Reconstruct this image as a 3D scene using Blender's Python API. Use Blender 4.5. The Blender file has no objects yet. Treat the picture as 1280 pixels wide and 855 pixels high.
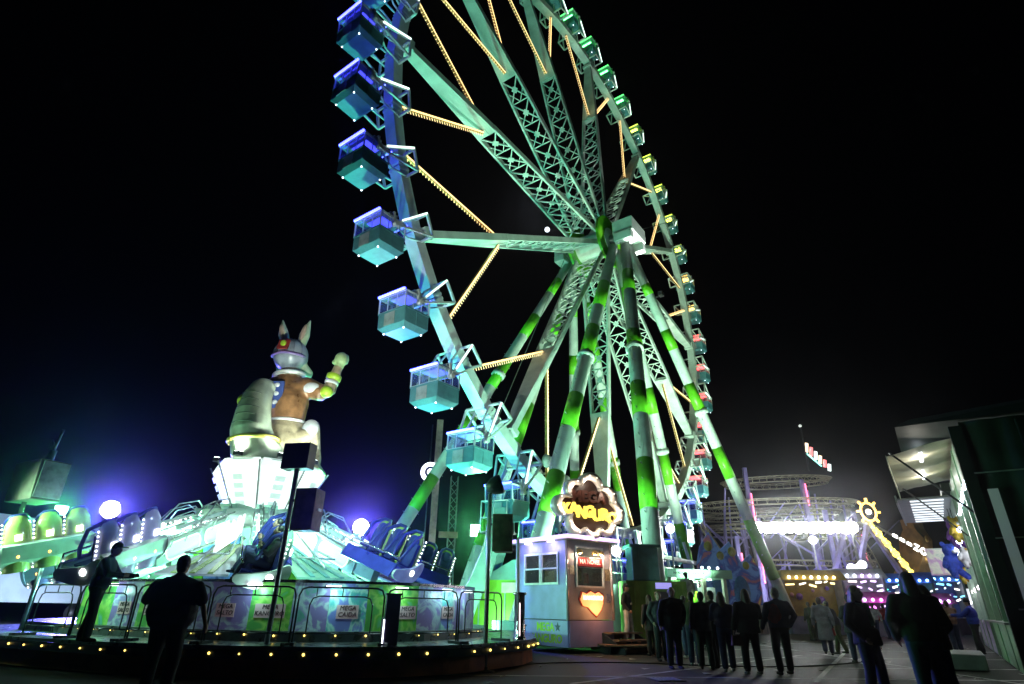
import bpy, bmesh, math, random
from mathutils import Vector, Matrix
from math import radians as R_, sin, cos, pi
random.seed(7)
SC = bpy.context.scene
COL = SC.collection
# ------------------------------------------------------------------ camera
cd = bpy.data.cameras.new('camera'); cam = bpy.data.objects.new('camera', cd); COL.objects.link(cam)
cd.sensor_fit = 'HORIZONTAL'; cd.sensor_width = 36.0; cd.lens = 20.01; cd.clip_start = .05; cd.clip_end = 3000
cam.location = (0, 0, 1.30)
cam.rotation_mode = 'XYZ'
M = Matrix.Rotation(R_(90 + 24.88), 4, 'X') @ Matrix.Rotation(R_(0.95), 4, 'Z')
cam.rotation_euler = M.to_euler()
SC.camera = cam
# ------------------------------------------------------------------ world, moonlight, exposure
w = bpy.data.worlds.new('World'); SC.world = w; w.use_nodes = True
nt = w.node_tree; bg = nt.nodes['Background']
sky = nt.nodes.new('ShaderNodeTexSky'); sky.sky_type = 'NISHITA'; sky.sun_disc = False
sky.sun_elevation = R_(38); sky.sun_rotation = R_(3.5); sky.altitude = 0
nt.links.new(sky.outputs[0], bg.inputs[0]); bg.inputs[1].default_value = 0.0001
sl = bpy.data.lights.new('moon_light', 'SUN'); so = bpy.data.objects.new('moon_light', sl); COL.objects.link(so)
sl.energy = 0.012; sl.angle = R_(0.5); sl.color = (.85, .92, 1)
so.rotation_euler = (R_(-52), 0, R_(-3.5)); so.location = (0, 60, 60)
vs = SC.view_settings; vs.view_transform = 'Standard'; vs.look = 'None'; vs.gamma = 1; vs.use_curve_mapping = False; vs.exposure = 0.0
SC.cycles.max_bounces = 6; SC.cycles.diffuse_bounces = 2; SC.cycles.glossy_bounces = 3; SC.cycles.transmission_bounces = 4
SC.cycles.transparent_max_bounces = 8; SC.cycles.volume_bounces = 0
SC.cycles.sample_clamp_indirect = 2.0; SC.cycles.caustics_reflective = False; SC.cycles.caustics_refractive = False
SC.cycles.use_denoising = True; SC.cycles.use_adaptive_sampling = True; SC.cycles.adaptive_threshold = 0.012
# ------------------------------------------------------------------ helpers
MATS = {}
def paint(name, col, rough=.5, metal=0., var=.18, scale=2.5, bump=.0, dirt=None, coat=0.):
    if name in MATS: return MATS[name]
    m = bpy.data.materials.new(name); m.use_nodes = True; n = m.node_tree.nodes; l = m.node_tree.links
    p = n['Principled BSDF']; p.inputs['Roughness'].default_value = rough; p.inputs['Metallic'].default_value = metal
    if coat: p.inputs['Coat Weight'].default_value = coat
    tc = n.new('ShaderNodeTexCoord'); nz = n.new('ShaderNodeTexNoise'); nz.inputs['Scale'].default_value = scale; nz.inputs['Detail'].default_value = 5
    l.new(tc.outputs['Object'], nz.inputs['Vector'])
    mx = n.new('ShaderNodeMix'); mx.data_type = 'RGBA'
    d = dirt or tuple(c*(1-var*2.2) for c in col)
    mx.inputs[6].default_value = (*d, 1); mx.inputs[7].default_value = (*(min(1, c*(1+var*.4)) for c in col), 1)
    rp = n.new('ShaderNodeMapRange'); rp.inputs[1].default_value = .25; rp.inputs[2].default_value = .6
    l.new(nz.outputs['Fac'], rp.inputs[0]); l.new(rp.outputs[0], mx.inputs[0]); l.new(mx.outputs[2], p.inputs['Base Color'])
    mr = n.new('ShaderNodeMapRange'); mr.inputs[3].default_value = max(.05, rough-.12); mr.inputs[4].default_value = min(1, rough+.15)
    l.new(nz.outputs['Fac'], mr.inputs[0]); l.new(mr.outputs[0], p.inputs['Roughness'])
    if bump:
        b = n.new('ShaderNodeBump'); b.inputs['Strength'].default_value = bump; n2 = n.new('ShaderNodeTexNoise'); n2.inputs['Scale'].default_value = scale*12
        l.new(tc.outputs['Object'], n2.inputs['Vector']); l.new(n2.outputs['Fac'], b.inputs['Height']); l.new(b.outputs['Normal'], p.inputs['Normal'])
    MATS[name] = m; return m
def glow(name, col, strength, sample=True, base=(.6, .6, .6)):
    if name in MATS: return MATS[name]
    m = bpy.data.materials.new(name); m.use_nodes = True; p = m.node_tree.nodes['Principled BSDF']
    p.inputs['Base Color'].default_value = (*base, 1); p.inputs['Roughness'].default_value = .4
    p.inputs['Emission Color'].default_value = (*col, 1); p.inputs['Emission Strength'].default_value = strength
    m.cycles.emission_sampling = 'AUTO' if sample else 'NONE'
    MATS[name] = m; return m
def glass(name, col=(.7, .8, .8), rough=.05, alpha=.25):
    if name in MATS: return MATS[name]
    m = bpy.data.materials.new(name); m.use_nodes = True; p = m.node_tree.nodes['Principled BSDF']
    p.inputs['Base Color'].default_value = (*col, 1); p.inputs['Roughness'].default_value = rough; p.inputs['Alpha'].default_value = alpha
    p.inputs['Specular IOR Level'].default_value = .8
    MATS[name] = m; return m
V = Vector
class MB:
    def __init__(s): s.v = []; s.f = []; s.sm = []
    def add(s, vs, fs, sm=False):
        o = len(s.v); s.v += [tuple(x) for x in vs]; s.f += [tuple(o+i for i in f) for f in fs]; s.sm += [sm]*len(fs); return s
    def box(s, c, d, m=None):
        x, y, z = (q/2 for q in d); c = V(c)
        P = [V((i, j, k)) for i in (-x, x) for j in (-y, y) for k in (-z, z)]
        if m: P = [m @ p for p in P]
        return s.add([p+c for p in P], [(0, 1, 3, 2), (4, 6, 7, 5), (0, 4, 5, 1), (2, 3, 7, 6), (0, 2, 6, 4), (1, 5, 7, 3)])
    def hexa(s, P):  # 8 points: bottom 4 ccw, top 4 ccw
        return s.add(P, [(3, 2, 1, 0), (4, 5, 6, 7), (0, 1, 5, 4), (1, 2, 6, 5), (2, 3, 7, 6), (3, 0, 4, 7)])
    def beam(s, p, q, w, h=None, up=(0, 0, 1), w2=None, h2=None):
        p = V(p); q = V(q); h = w if h is None else h; w2 = w if w2 is None else w2; h2 = h if h2 is None else h2
        d = (q-p).normalized(); u = V(up)
        a = d.cross(u)
        if a.length < 1e-4: a = d.cross(V((1, 0, 0)))
        a.normalize(); b = a.cross(d)
        P = [p-a*w/2-b*h/2, p+a*w/2-b*h/2, p+a*w/2+b*h/2, p-a*w/2+b*h/2, q-a*w2/2-b*h2/2, q+a*w2/2-b*h2/2, q+a*w2/2+b*h2/2, q-a*w2/2+b*h2/2]
        return s.hexa(P)
    def tube(s, p, q, r, r2=None, n=8, caps=True):
        return s.path([p, q], [r, r if r2 is None else r2], n, caps)
    def path(s, pts, r, n=8, caps=True, closed=False):
        pts = [V(p) for p in pts]; N = len(pts); rr = r if isinstance(r, (list, tuple)) else [r]*N
        vs = []; pa = None
        for i, p in enumerate(pts):
            if closed: d = pts[(i+1) % N]-pts[i-1]
            else: d = pts[min(i+1, N-1)]-pts[max(i-1, 0)]
            d.normalize()
            a = (pa - d*pa.dot(d)) if pa else d.cross(V((0, 0, 1)))
            if a.length < 1e-3: a = d.cross(V((1, 0, 0)))
            a.normalize(); pa = a; b = d.cross(a)
            vs += [p+(a*cos(2*pi*k/n)+b*sin(2*pi*k/n))*rr[i] for k in range(n)]
        fs = [(i*n+k, i*n+(k+1) % n, (i+1)*n+(k+1) % n, (i+1)*n+k) for i in range(N-1) for k in range(n)]
        if closed: fs += [((N-1)*n+k, (N-1)*n+(k+1) % n, (k+1) % n, k) for k in range(n)]
        s.add(vs, fs, n > 5)
        if caps and not closed:
            o = len(s.v)-len(vs); s.f += [tuple(o+k for k in range(n-1, -1, -1)), tuple(o+(N-1)*n+k for k in range(n))]; s.sm += [False]*2
        return s
    def lathe(s, prof, n=16, c=(0, 0, 0), m=None, sm=True, a0=0., a1=2*pi):
        c = V(c); full = abs(a1-a0-2*pi) < 1e-6; k = n if full else n+1
        vs = []
        for (r, z) in prof:
            for i in range(k):
                a = a0+(a1-a0)*i/n; p = V((r*cos(a), r*sin(a), z)); vs.append((m @ p if m else p)+c)
        fs = []
        for j in range(len(prof)-1):
            for i in range(n):
                i2 = (i+1) % k
                fs.append((j*k+i, j*k+i2, (j+1)*k+i2, (j+1)*k+i))
        return s.add(vs, fs, sm)
    def ball(s, c, r, n=10, m=4, rot=None):
        c = V(c); r = V(r) if hasattr(r, '__len__') else V((r, r, r)); vs = [V((0, 0, -1))]
        for j in range(1, m):
            t = -pi/2+pi*j/m
            vs += [V((cos(t)*cos(2*pi*i/n), cos(t)*sin(2*pi*i/n), sin(t))) for i in range(n)]
        vs.append(V((0, 0, 1))); L = len(vs)-1
        fs = [(0, 1+(i+1) % n, 1+i) for i in range(n)]
        for j in range(m-2): fs += [(1+j*n+i, 1+j*n+(i+1) % n, 1+(j+1)*n+(i+1) % n, 1+(j+1)*n+i) for i in range(n)]
        fs += [(1+(m-2)*n+i, 1+(m-2)*n+(i+1) % n, L) for i in range(n)]
        P = [V((p.x*r.x, p.y*r.y, p.z*r.z)) for p in vs]
        if rot: P = [rot @ p for p in P]
        return s.add([p+c for p in P], fs, True)
    def prism(s, poly, h, m=None):  # poly in local xy, extruded +z by h, then matrix m (4x4)
        N = len(poly); P = [V((x, y, 0)) for x, y in poly]+[V((x, y, h)) for x, y in poly]
        if m: P = [m @ p for p in P]
        return s.add(P, [tuple(range(N-1, -1, -1)), tuple(range(N, 2*N))]+[(i, (i+1) % N, N+(i+1) % N, N+i) for i in range(N)])
    def mesh(s, name):
        me = bpy.data.meshes.new(name); me.from_pydata(s.v, [], s.f)
        me.polygons.foreach_set('use_smooth', s.sm); me.update(); return me
    def build(s, name, mat, parent=None, loc=(0, 0, 0), rot=None, kind=None):
        me = s.mesh(name); me.materials.append(mat)
        return place(name, me, parent, loc, rot, kind)
def place(name, me, parent=None, loc=(0, 0, 0), rot=None, kind=None):
    o = bpy.data.objects.new(name, me); COL.objects.link(o); o.location = loc
    if rot: o.rotation_euler = rot
    if parent: o.parent = parent
    if kind: o['kind'] = kind
    return o
def tag(o, label, cat=None, group=None):
    o['label'] = label
    if cat: o['category'] = cat
    if group: o['group'] = group
    return o
def thing(name, label, cat, loc=(0, 0, 0), rz=0., group=None):
    o = bpy.data.objects.new(name, None); COL.objects.link(o); o.empty_display_size = .2
    o.location = loc; o.rotation_euler = (0, 0, rz); return tag(o, label, cat, group)
def copy_tree(o, parent=None):
    c = o.copy(); COL.objects.link(c)
    if parent: c.parent = parent
    for ch in list(o.children): copy_tree(ch, c)
    return c
def bevel(o, w=.01, seg=2):
    b = o.modifiers.new('bevel', 'BEVEL'); b.width = w; b.segments = seg; b.limit_method = 'ANGLE'; return o
def text_mesh(body, size, ext=.01, bev=0., align='CENTER', shear=0., spacing=1., off=0.):
    cu = bpy.data.curves.new('txt', 'FONT'); cu.body = body; cu.size = size; cu.extrude = ext; cu.bevel_depth = bev
    cu.align_x = align; cu.align_y = 'CENTER'; cu.shear = shear; cu.space_character = spacing; cu.resolution_u = 3; cu.offset = off
    o = bpy.data.objects.new('txt', cu); COL.objects.link(o); bpy.context.view_layer.update()
    me = bpy.data.meshes.new_from_object(o.evaluated_get(bpy.context.evaluated_depsgraph_get()))
    bpy.data.objects.remove(o); bpy.data.curves.remove(cu); return me
def text(name, body, size, mat, parent, loc, rot, ext=.01, bev=0., shear=0., spacing=1., off=0.):
    me = text_mesh(body, size, ext, bev, 'CENTER', shear, spacing, off); me.materials.clear(); me.materials.append(mat)
    return place(name, me, parent, loc, rot)
def spot(name, loc, target, power, col, ang=70, blend=.6, size=.15, parent=None):
    ld = bpy.data.lights.new(name, 'SPOT'); ld.energy = power; ld.color = col; ld.spot_size = R_(ang); ld.spot_blend = blend; ld.shadow_soft_size = size
    o = bpy.data.objects.new(name, ld); COL.objects.link(o); o.location = loc
    o.rotation_euler = (V(target)-V(loc)).to_track_quat('-Z', 'Y').to_euler()
    if parent: o.parent = parent
    return o
def point(name, loc, power, col, size=.1, parent=None):
    ld = bpy.data.lights.new(name, 'POINT'); ld.energy = power; ld.color = col; ld.shadow_soft_size = size
    o = bpy.data.objects.new(name, ld); COL.objects.link(o); o.location = loc
    if parent: o.parent = parent
    return o
# pixel -> place helpers (photo 1280x855), used only to measure where a thing stands on the ground
# ------------------------------------------------------------------ shared materials
M_white = paint('white_enamel', (.72, .76, .74), .38, 0, .12, 1.3, .02)
M_offwhite = paint('worn_white_enamel', (.55, .58, .56), .45, 0, .2, 2.2, .03)
M_green = paint('green_enamel', (.15, .55, .02), .36, 0, .15, 1.6, .02)
M_teal = paint('teal_enamel', (.16, .42, .40), .4, 0, .15, 2)
M_gold = paint('gold_frame', (.55, .36, .12), .35, .6, .2, 4)
M_steel = paint('galvanised_steel', (.42, .44, .45), .35, .85, .2, 6, .03)
M_chrome = paint('chrome', (.75, .75, .77), .12, 1., .1, 6)
M_dark = paint('dark_metal', (.035, .037, .042), .5, .3, .25, 5)
M_black = paint('black_plastic', (.015, .015, .017), .45, 0, .2, 5)
M_wood = paint('speaker_wood', (.22, .12, .08), .6, 0, .3, 5, .08)
M_grey = paint('grey_panel', (.30, .31, .32), .5, 0, .15, 3)
M_red = paint('red_enamel', (.5, .03, .03), .4, 0, .15, 3)
G_warm = glow('warm_bulb', (1, .62, .18), 9, False)
G_gold = glow('gold_led', (1, .68, .27), 2.0, False)
G_white = glow('white_led', (.85, 1, .95), 3.5, False)
G_coolwhite = glow('cool_white_led', (.82, .9, 1), 6, False)
# ------------------------------------------------------------------ ground
def asphalt():
    m = bpy.data.materials.new('asphalt'); m.use_nodes = True; n = m.node_tree.nodes; l = m.node_tree.links; p = n['Principled BSDF']
    tc = n.new('ShaderNodeTexCoord'); a = n.new('ShaderNodeTexNoise'); a.inputs['Scale'].default_value = .35; a.inputs['Detail'].default_value = 8
    b = n.new('ShaderNodeTexNoise'); b.inputs['Scale'].default_value = 60; c = n.new('ShaderNodeValToRGB')
    c.color_ramp.elements[0].color = (.014, .014, .015, 1); c.color_ramp.elements[0].position = .3; c.color_ramp.elements[1].color = (.046, .045, .043, 1); c.color_ramp.elements[1].position = .7
    l.new(tc.outputs['Object'], a.inputs['Vector']); l.new(tc.outputs['Object'], b.inputs['Vector']); l.new(a.outputs['Fac'], c.inputs['Fac']); l.new(c.outputs[0], p.inputs['Base Color'])
    r = n.new('ShaderNodeMapRange'); r.inputs[3].default_value = .55; r.inputs[4].default_value = .92; p.inputs['Specular IOR Level'].default_value = .22; l.new(a.outputs['Fac'], r.inputs[0]); l.new(r.outputs[0], p.inputs['Roughness'])
    bp = n.new('ShaderNodeBump'); bp.inputs['Strength'].default_value = .35; bp.inputs['Distance'].default_value = .01; l.new(b.outputs['Fac'], bp.inputs['Height']); l.new(bp.outputs[0], p.inputs['Normal'])
    return m
gr = MB().add([(-400, -60, 0), (500, -60, 0), (500, 700, 0), (-400, 700, 0)], [(0, 1, 2, 3)]).build('ground', asphalt(), kind='structure')
M_line = paint('worn_road_paint', (.50, .50, .48), .7, 0, .35, 1.8)
def line(x0, y0, x1, y1, wd=.11):
    p = V((x0, y0, .004)); q = V((x1, y1, .004)); d = (q-p).normalized(); a = V((-d.y, d.x, 0))*wd/2
    MB().add([p-a, q-a, q+a, p+a], [(0, 1, 2, 3)]).build('painted_line', M_line, gr)
for y in (11.2, 13.7, 16.4, 19.6, 23.2, 27.5): line(-1.5 if y < 16 else 4.5, y-.3, 19, y+.9)
line(1.2, 12.3, 9.5, 20.8); line(10.6, 12.0, 10.2, 38); line(6.2, 13.2, 13.0, 24.5)
for x in range(5): line(15.6+1.0*x, 30+2.2*x, 17.0+1.0*x, 30.6+2.2*x)
rl_ = random.Random(5); lt_ = MB()
for i in range(150):
    x = rl_.uniform(-4, 20); y = rl_.uniform(8, 34); a = rl_.uniform(0, 6.28); w_ = rl_.uniform(.03, .12); h_ = w_*rl_.uniform(.4, 1); u = V((cos(a), sin(a), 0)); v = V((-sin(a), cos(a), 0)); c = V((x, y, .012))
    lt_.add([c-u*w_-v*h_, c+u*w_-v*h_+V((0, 0, .02)), c+u*w_+v*h_, c-u*w_+v*h_+V((0, 0, .015))], [(0, 1, 2, 3)])
lo_ = lt_.build('litter', paint('litter_paper', (.5, .48, .44), .8, 0, .3, 3), kind='stuff'); tag(lo_, 'scraps of pale paper litter scattered over the asphalt', 'litter')
cb_ = MB().path([(-.5+.55*i, 15.3+.8*sin(i*.35)+.14*i, .018) for i in range(22)], .016, 6).build('power_cable', paint('cable_black', (.01, .01, .01), .5)); tag(cb_, 'black power cable snaking over the asphalt from the ride deck', 'cable')
dc_ = thing('drain_cover', 'square iron drain cover set in the asphalt', 'drain cover', (3.2, 13.2, .006), R_(12)); MB().box((0, 0, .004), (.6, .6, .012)).build('frame', M_dark, dc_)
for i in range(6): MB().box((-.22+.088*i, 0, .013), (.04, .46, .01)).build('bar', M_steel, dc_)
pm_ = (paint('asphalt_patch_dark', (.012, .012, .013), .8, 0, .3, 3, .2), paint('asphalt_patch_pale', (.075, .073, .07), .85, 0, .3, 3, .2))
for i, (x, y, w_, h_, r_) in enumerate(((1.0, 13.2, 1.6, .9, 10), (7.5, 12.4, 1.2, 2.4, -14), (8.2, 16.9, 2.2, .8, 6), (12.0, 23.5, 1.5, 3.2, -20), (3.0, 17.6, .7, 3.0, 24), (9.6, 26.5, 3.0, 1.2, 4))):
    o_ = MB().add([(-w_/2, -h_/2, 0), (w_/2, -h_/2*.93, 0), (w_/2*.96, h_/2, 0), (-w_/2*1.03, h_/2*.97, 0)], [(0, 1, 2, 3)]).build('asphalt_patch', pm_[i % 2], gr, (x, y, .0025), (0, 0, R_(r_)))
ck_ = MB()
for x, y, a in ((-1, 11, .6), (4, 11.5, 1.9), (7, 17.5, .2), (2.5, 18.5, 2.6), (10, 15, 1.1), (13, 27, .4)):
    p = V((x, y, .003))
    for k in range(26):
        a += rl_.uniform(-.5, .5); q = p+V((cos(a), sin(a), 0))*.16; n_ = V((-sin(a), cos(a), 0))*rl_.uniform(.004, .012); ck_.add([p-n_, q-n_, q+n_, p+n_], [(0, 1, 2, 3)]); p = q
ck_.build('crack', paint('tar_crack', (.006, .006, .006), .5), gr, kind='stuff')
# ------------------------------------------------------------------ ferris wheel (local x in the wheel plane, local -y towards the near side)
WC = (5.96, 35.03); HZ = 25.38; AZ = R_(54.06)
fw = thing('ferris_wheel', 'giant green and white ferris wheel on eight banded legs behind the ticket booth', 'ferris wheel', (WC[0], WC[1], 0), AZ)
HUB = (0, 0, HZ)
def pol(r, th, s): return V((r*cos(R_(th)), -s, HZ+r*sin(R_(th))))
# rim
rb = MB(); h = 360/42/2; L = 20*math.tan(R_(h))
rb.box((20, 0, 0), (.55, .62, 2*L-.01)); rb.box((20, 0, L-.12), (.60, .67, .12)); rb.box((20, 0, -L+.12), (.60, .67, .12))
rme = rb.mesh('rim_segment'); rme.materials.append(M_white)
for k in range(42): place('rim_segment', rme, fw, HUB, (0, -R_(2+8.5714*(k+.5)), 0))
# spokes
sp = MB(); r0, r1 = 1.7, 13.1
def wid(r): t = (r-r0)/(r1-r0); return 1.02+(0.58-1.02)*t
D = .17
for a in (-1, 1):
        sp.beam((r0, a*wid(r0), 0), (r1, a*wid(r1), 0), .13, .34)
N = 7
for i in range(N):
    ra = r0+.3+(r1-r0-.5)*i/N; rb_ = r0+.3+(r1-r0-.5)*(i+1)/N; rm = (ra+rb_)/2
    for b in (1,):
        z = .06
        sp.beam((ra, wid(ra), z), (rb_, -wid(rb_), z), .075); sp.beam((ra, -wid(ra), z), (rb_, wid(rb_), z*1.0+.012*b), .075)
        sp.beam((rb_, -wid(rb_), z), (rb_, wid(rb_), z), .07)
        sp.box((rm, 0, z+.02*b), (.34, .34, .03), Matrix.Rotation(pi/4, 3, 'Z'))
    for a in (-1, 1):
        sp.beam((rm, a*wid(rm), 0), (ra, 0, .06), .05)
sme = sp.mesh('spoke'); sme.materials.append(M_white)
pl = MB(); pl.beam((12.9, 0, 0), (19.72, 0, 0), 1.26, .38, (0, 0, 1), .5, .36)
pl.box((13.2, 0, .2), (.4, .4, .06)); pl.box((13.2, 0, -.2), (.4, .4, .06)); pl.box((19.4, 0, 0), (.3, .8, .6))
pme = pl.mesh('end_plate'); pme.materials.append(M_white)
# gold lit struts
def strut(a):
    p = V((13.3, 0, .28*(1 if a > 0 else -1))); q = V((19.7*cos(R_(a)), 0, 19.7*sin(R_(a)))); q = p+(q-p)*.985
    b = MB().beam(p, q, .13, .13, (0, 1, 0)); bul = MB(); d = (q-p).normalized(); c = d.cross(V((0, 1, 0)))
    n = 34
    for i in range(n):
        o = p+(q-p)*((i+.5)/n)
        for sx in (-1, 1):
            bul.beam(o+V((0, .065*sx, 0)), o+V((0, .10*sx, 0)), .04)
        bul.beam(o+c*.065, o+c*.2, .025); 
    st = MB()
    for sx in (-1, 1): st.beam(p+V((0, .105*sx, 0)), q+V((0, .105*sx, 0)), .012, .10, (0, 1, 0)) if False else st.beam(p+V((0, .072*sx, 0)), q+V((0, .072*sx, 0)), .09, .012, (0, 1, 0))
    bm = b.mesh('lit_strut'); bm.materials.append(M_gold); um = bul.mesh('bulb_row'); um.materials.append(G_gold); tm = st.mesh('light_strip'); tm.materials.append(G_gold)
    return bm, um, tm
stm = [strut(11.5), strut(-11.5)]
for k in range(12):
    ro = (0, -R_(28+30*k), 0)
    s = place('spoke', sme, fw, HUB, ro); place('end_plate', pme, s)
    for bm, um, tm in stm:
        g = place('lit_strut', bm, fw, HUB, ro); place('bulb_row', um, g, kind='stuff'); place('light_strip', tm, g)
# hub, axle, bearing boxes
hb = MB(); RX = Matrix.Rotation(pi/2, 3, 'X')
hb.lathe([(0, -1.35), (1.0, -1.35), (1.0, 1.35), (0, 1.35)], 24, HUB, RX, False)
hb.build('hub', M_white, fw)
for s in (-1.2, 1.2): MB().lathe([(0, -.09), (1.95, -.09), (1.95, .09), (0, .09)], 24, (0, s, HZ), RX, False).build('hub_flange', M_green, fw)
MB().tube((0, -3.4, HZ), (0, 3.0, HZ), .42, n=16).build('axle', M_steel, fw)
bx = MB(); bx.box((0, -2.75, HZ+.1), (2.3, 1.5, 1.1)); bx.box((0, -2.75, HZ+.72), (1.6, 1.1, .2)); bx.box((1.0, -2.75, HZ-.75), (.5, 1.3, .7)); bx.box((-1.0, -2.75, HZ-.75), (.5, 1.3, .7))
bevel(bx.build('bearing_box', M_white, fw), .04)
MB().box((1.97, -3.9, HZ-4.3), (.4, .3, .3)).build('service_lamp', M_black, fw); MB().beam((1.97, -3.9, HZ-4.4), (1.97, -3.15, HZ-4.5), .08).build('lamp_bracket', M_dark, fw)
spot('service_beam', (1.9, -3.95, HZ-4.0), (.1, -2.75, HZ), 2400, (.95, 1, .98), 55, .4, .1, fw)
bx = MB(); bx.box((0, 2.3, HZ), (2.2, 1.0, 1.2)); bx.box((0, 2.3, HZ-.8), (2.6, .8, .5))
bevel(bx.build('bearing_box', M_white, fw), .04)
# legs
LEGS = {'A': (-2.0, -11.6, -9.3, [(.071, .124), (.207, .276), (.356, .437), (.523, .573), (.678, .753)]), 'B': (1.6, -12.5, 2.0, [(.165, .259), (.33, .422), (.536, .621), (.719, .801)]),
 'C': (2.5, -9.0, 6.3, [(.127, .206), (.348, .399), (.503, .586), (.688, .788)]), 'D': (2.5, 11.7, 7.0, [(.109, .138), (.237, .289), (.381, .452), (.547, .624), (.726, .87)]),
 'E': (-2.0, 10.3, -8.4, [(.111, .141), (.247, .299), (.39, .456), (.564, .675)]), 'F': (-1.4, 13.0, -4.2, [(.107, .151), (.216, .27), (.364, .429), (.53, .62), (.73, .852)]),
 'G': (1.6, 10.5, 1.3, [(.102, .157), (.222, .276), (.377, .445), (.554, .63), (.729, .83)]), 'H': (-1.4, -11.5, -2.0, [(.235, .307), (.375, .439), (.521, .626), (.77, .849)])}
FL = {'A': .40, 'B': .425, 'C': .40, 'D': .455, 'E': .46, 'F': .545, 'G': .545, 'H': .4}
for k, (s, e, nn, bands) in LEGS.items():
    top = V((.25 if e > 0 else -.25, -s, HZ-.8)); base = V((e, -nn, .0)); d = (base-top).normalized(); Ln = (base-top).length
    rad = .40 if k in 'BC' else .345
    lg = MB().path([top, top+d*Ln*.25, base-d*2.0, base-d*.1], [rad*.8, rad, rad, rad], 20)
    f = top+d*Ln*FL[k]; lg.tube(f-d*.14, f+d*.14, rad*1.28, n=20)
    for i in range(12):
        a = d.orthogonal().normalized(); a.rotate(Matrix.Rotation(i*pi/6, 3, d)); lg.tube(f+a*rad*1.13-d*.2, f+a*rad*1.13+d*.2, .045, n=6)
    lgo = lg.build('support_leg', M_white, fw)
    for t0, t1 in bands:
        MB().path([top+d*Ln*t0, top+d*Ln*t1], [rad*(.8+.2*min(1, t0/.25))+.008, rad*(.8+.2*min(1, t1/.25))+.008], 20).build('green_band', M_green, lgo)
    pg = MB(); side = d.cross(V((0, 1, 0))).normalized()
    for i in range(int(Ln*.62/.42)):
        p = top+d*(Ln*.32+i*.42); sd = side if i % 2 else -side
        pg.tube(p+sd*(rad-.03), p+sd*(rad+.17), .022, n=5)
    pg.build('climbing_peg_row', M_steel, lgo, kind='stuff')
    ft = MB(); ft.box((e, -nn, .1), (1.5, 1.5, .2)); ft.box((e, -nn, .45), (1.15, 1.15, .7)); 
    ft.build('leg_foot', M_teal, lgo)
for p, q in (((-.9, -2.75, HZ+.8), (9.5, 2, HZ-13)), ((.9, -2.75, HZ+.8), (15, -1.5, HZ+11)), ((-.5, 1.5, HZ+1), (-11, 1.2, HZ-18))):
    MB().tube(p, q, .022, n=5).build('guy_cable', M_steel, fw)
# gondola brackets
br = MB(); ex = .50; ns = 1.02
for b in (-1, 1):
    br.beam((20, -ns, b*ex), (20, ns, b*ex), .10)
    for a in (-1, 1):
        br.beam((20, a*ns, b*ex), (22, a*.86, 0), .085)
        br.beam((20, a*.36, b*ex), (20.9, a*.36, b*.36), .07)
        br.beam((20.9, a*.36, b*.36), (22, a*.84, 0), .07)
for a in (-1, 1):
    br.beam((20, a*ns, -ex), (20, a*ns, ex), .10); br.tube((22, a*1.0, 0), (22, a*.76, 0), .11, n=10)
bme = br.mesh('gondola_bracket'); bme.materials.append(M_white)
tb = MB(); tb.beam((20.05, -ns-.06, -ex-.02), (21.6, -.97, -.13), .06); tme = tb.mesh('light_tube'); G_br = glow('bracket_tube', (.75, 1, .88), 2.2); tme.materials.append(G_br)
# gondolas
gx, gy = .84, .93; GS = .78
tubm = MB()
prof = [(-.50, 1.0), (-1.32, 1.0), (-1.55, .74), (-1.55, 0)]
ring = lambda z, s: [V((a*gx*s, b*gy*s, z)) for a, b in ((-1, -1), (1, -1), (1, 1), (-1, 1))]
lay = [ring(-.5, 1), ring(-1.30, 1), ring(-1.55, .76)]
vs = sum(lay, []); fs = [(3, 2, 1, 0)]
for j in range(2): fs += [(j*4+i, j*4+(i+1) % 4, j*4+4+(i+1) % 4, j*4+4+i) for i in range(4)]
fs += [(8, 9, 10, 11)]
fs = [f[::-1] for f in fs]
tubm.add(vs, fs)
for a in (-1, 1):
    for t in (-1, -.02, 1): tubm.box((a*(gx+.008), t*gy*.96, -.9), (.03, .05, .8)); tubm.box((t*gx*.96, a*(gy+.008), -.9), (.05, .03, .8))
    tubm.box((a*(gx+.01), 0, -.5), (.06, 2*gy+.06, .07)); tubm.box((0, a*(gy+.01), -.5), (2*gx-.05, .06, .07))
gfr = MB()
for a in (-1, 1):
    for b in (-1, 1): gfr.box((a*gx, b*gy, -.03), (.06, .06, .9))
    for t in (-.35, .35): gfr.box((a*gx, t*gy, -.03), (.035, .035, .9)); gfr.box((t*gx, a*gy, -.03), (.035, .035, .9))
for a in (-1, 1): gfr.box((a*gx, 0, .39), (.05, 2*gy, .05)); gfr.box((0, a*gy, .385), (2*gx, .05, .05)); gfr.box((a*gx, 0, -.45), (.05, 2*gy, .04)); gfr.box((0, a*gy, -.455), (2*gx, .05, .04))
rf = MB(); rf.hexa([V((a*(gx+.08), b*(gy+.08), .42)) for a, b in ((-1, -1), (1, -1), (1, 1), (-1, 1))]+[V((a*(gx-.1), b*(gy-.1), .56)) for a, b in ((-1, -1), (1, -1), (1, 1), (-1, 1))])
rf.box((0, 0, .62), (.5, 2*gy, .12))
ht = MB(); 
for b in (-1, 1): ht.beam((0, b*.93, .66), (0, b*1.0, -.02), .16, .1, (1, 0, 0))
ht.box((0, 0, .72), (.14, 2.0, .1))
gt = MB()
gt.beam((-gx-.11, -gy, .47), (-gx-.11, gy, .47), .10); 
gt2 = MB(); gt2.beam((gx+.11, -gy, .47), (gx+.11, gy, .47), .10)
cl = MB(); cl.box((0, 0, .40), (.9, 1.1, .03))
dots = MB()
for a in (-1, 1):
    for b in (-1, 1): dots.ball((a*gx*.74, b*gy*.74, -1.56), .045, 6, 4)
st = MB()
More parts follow.
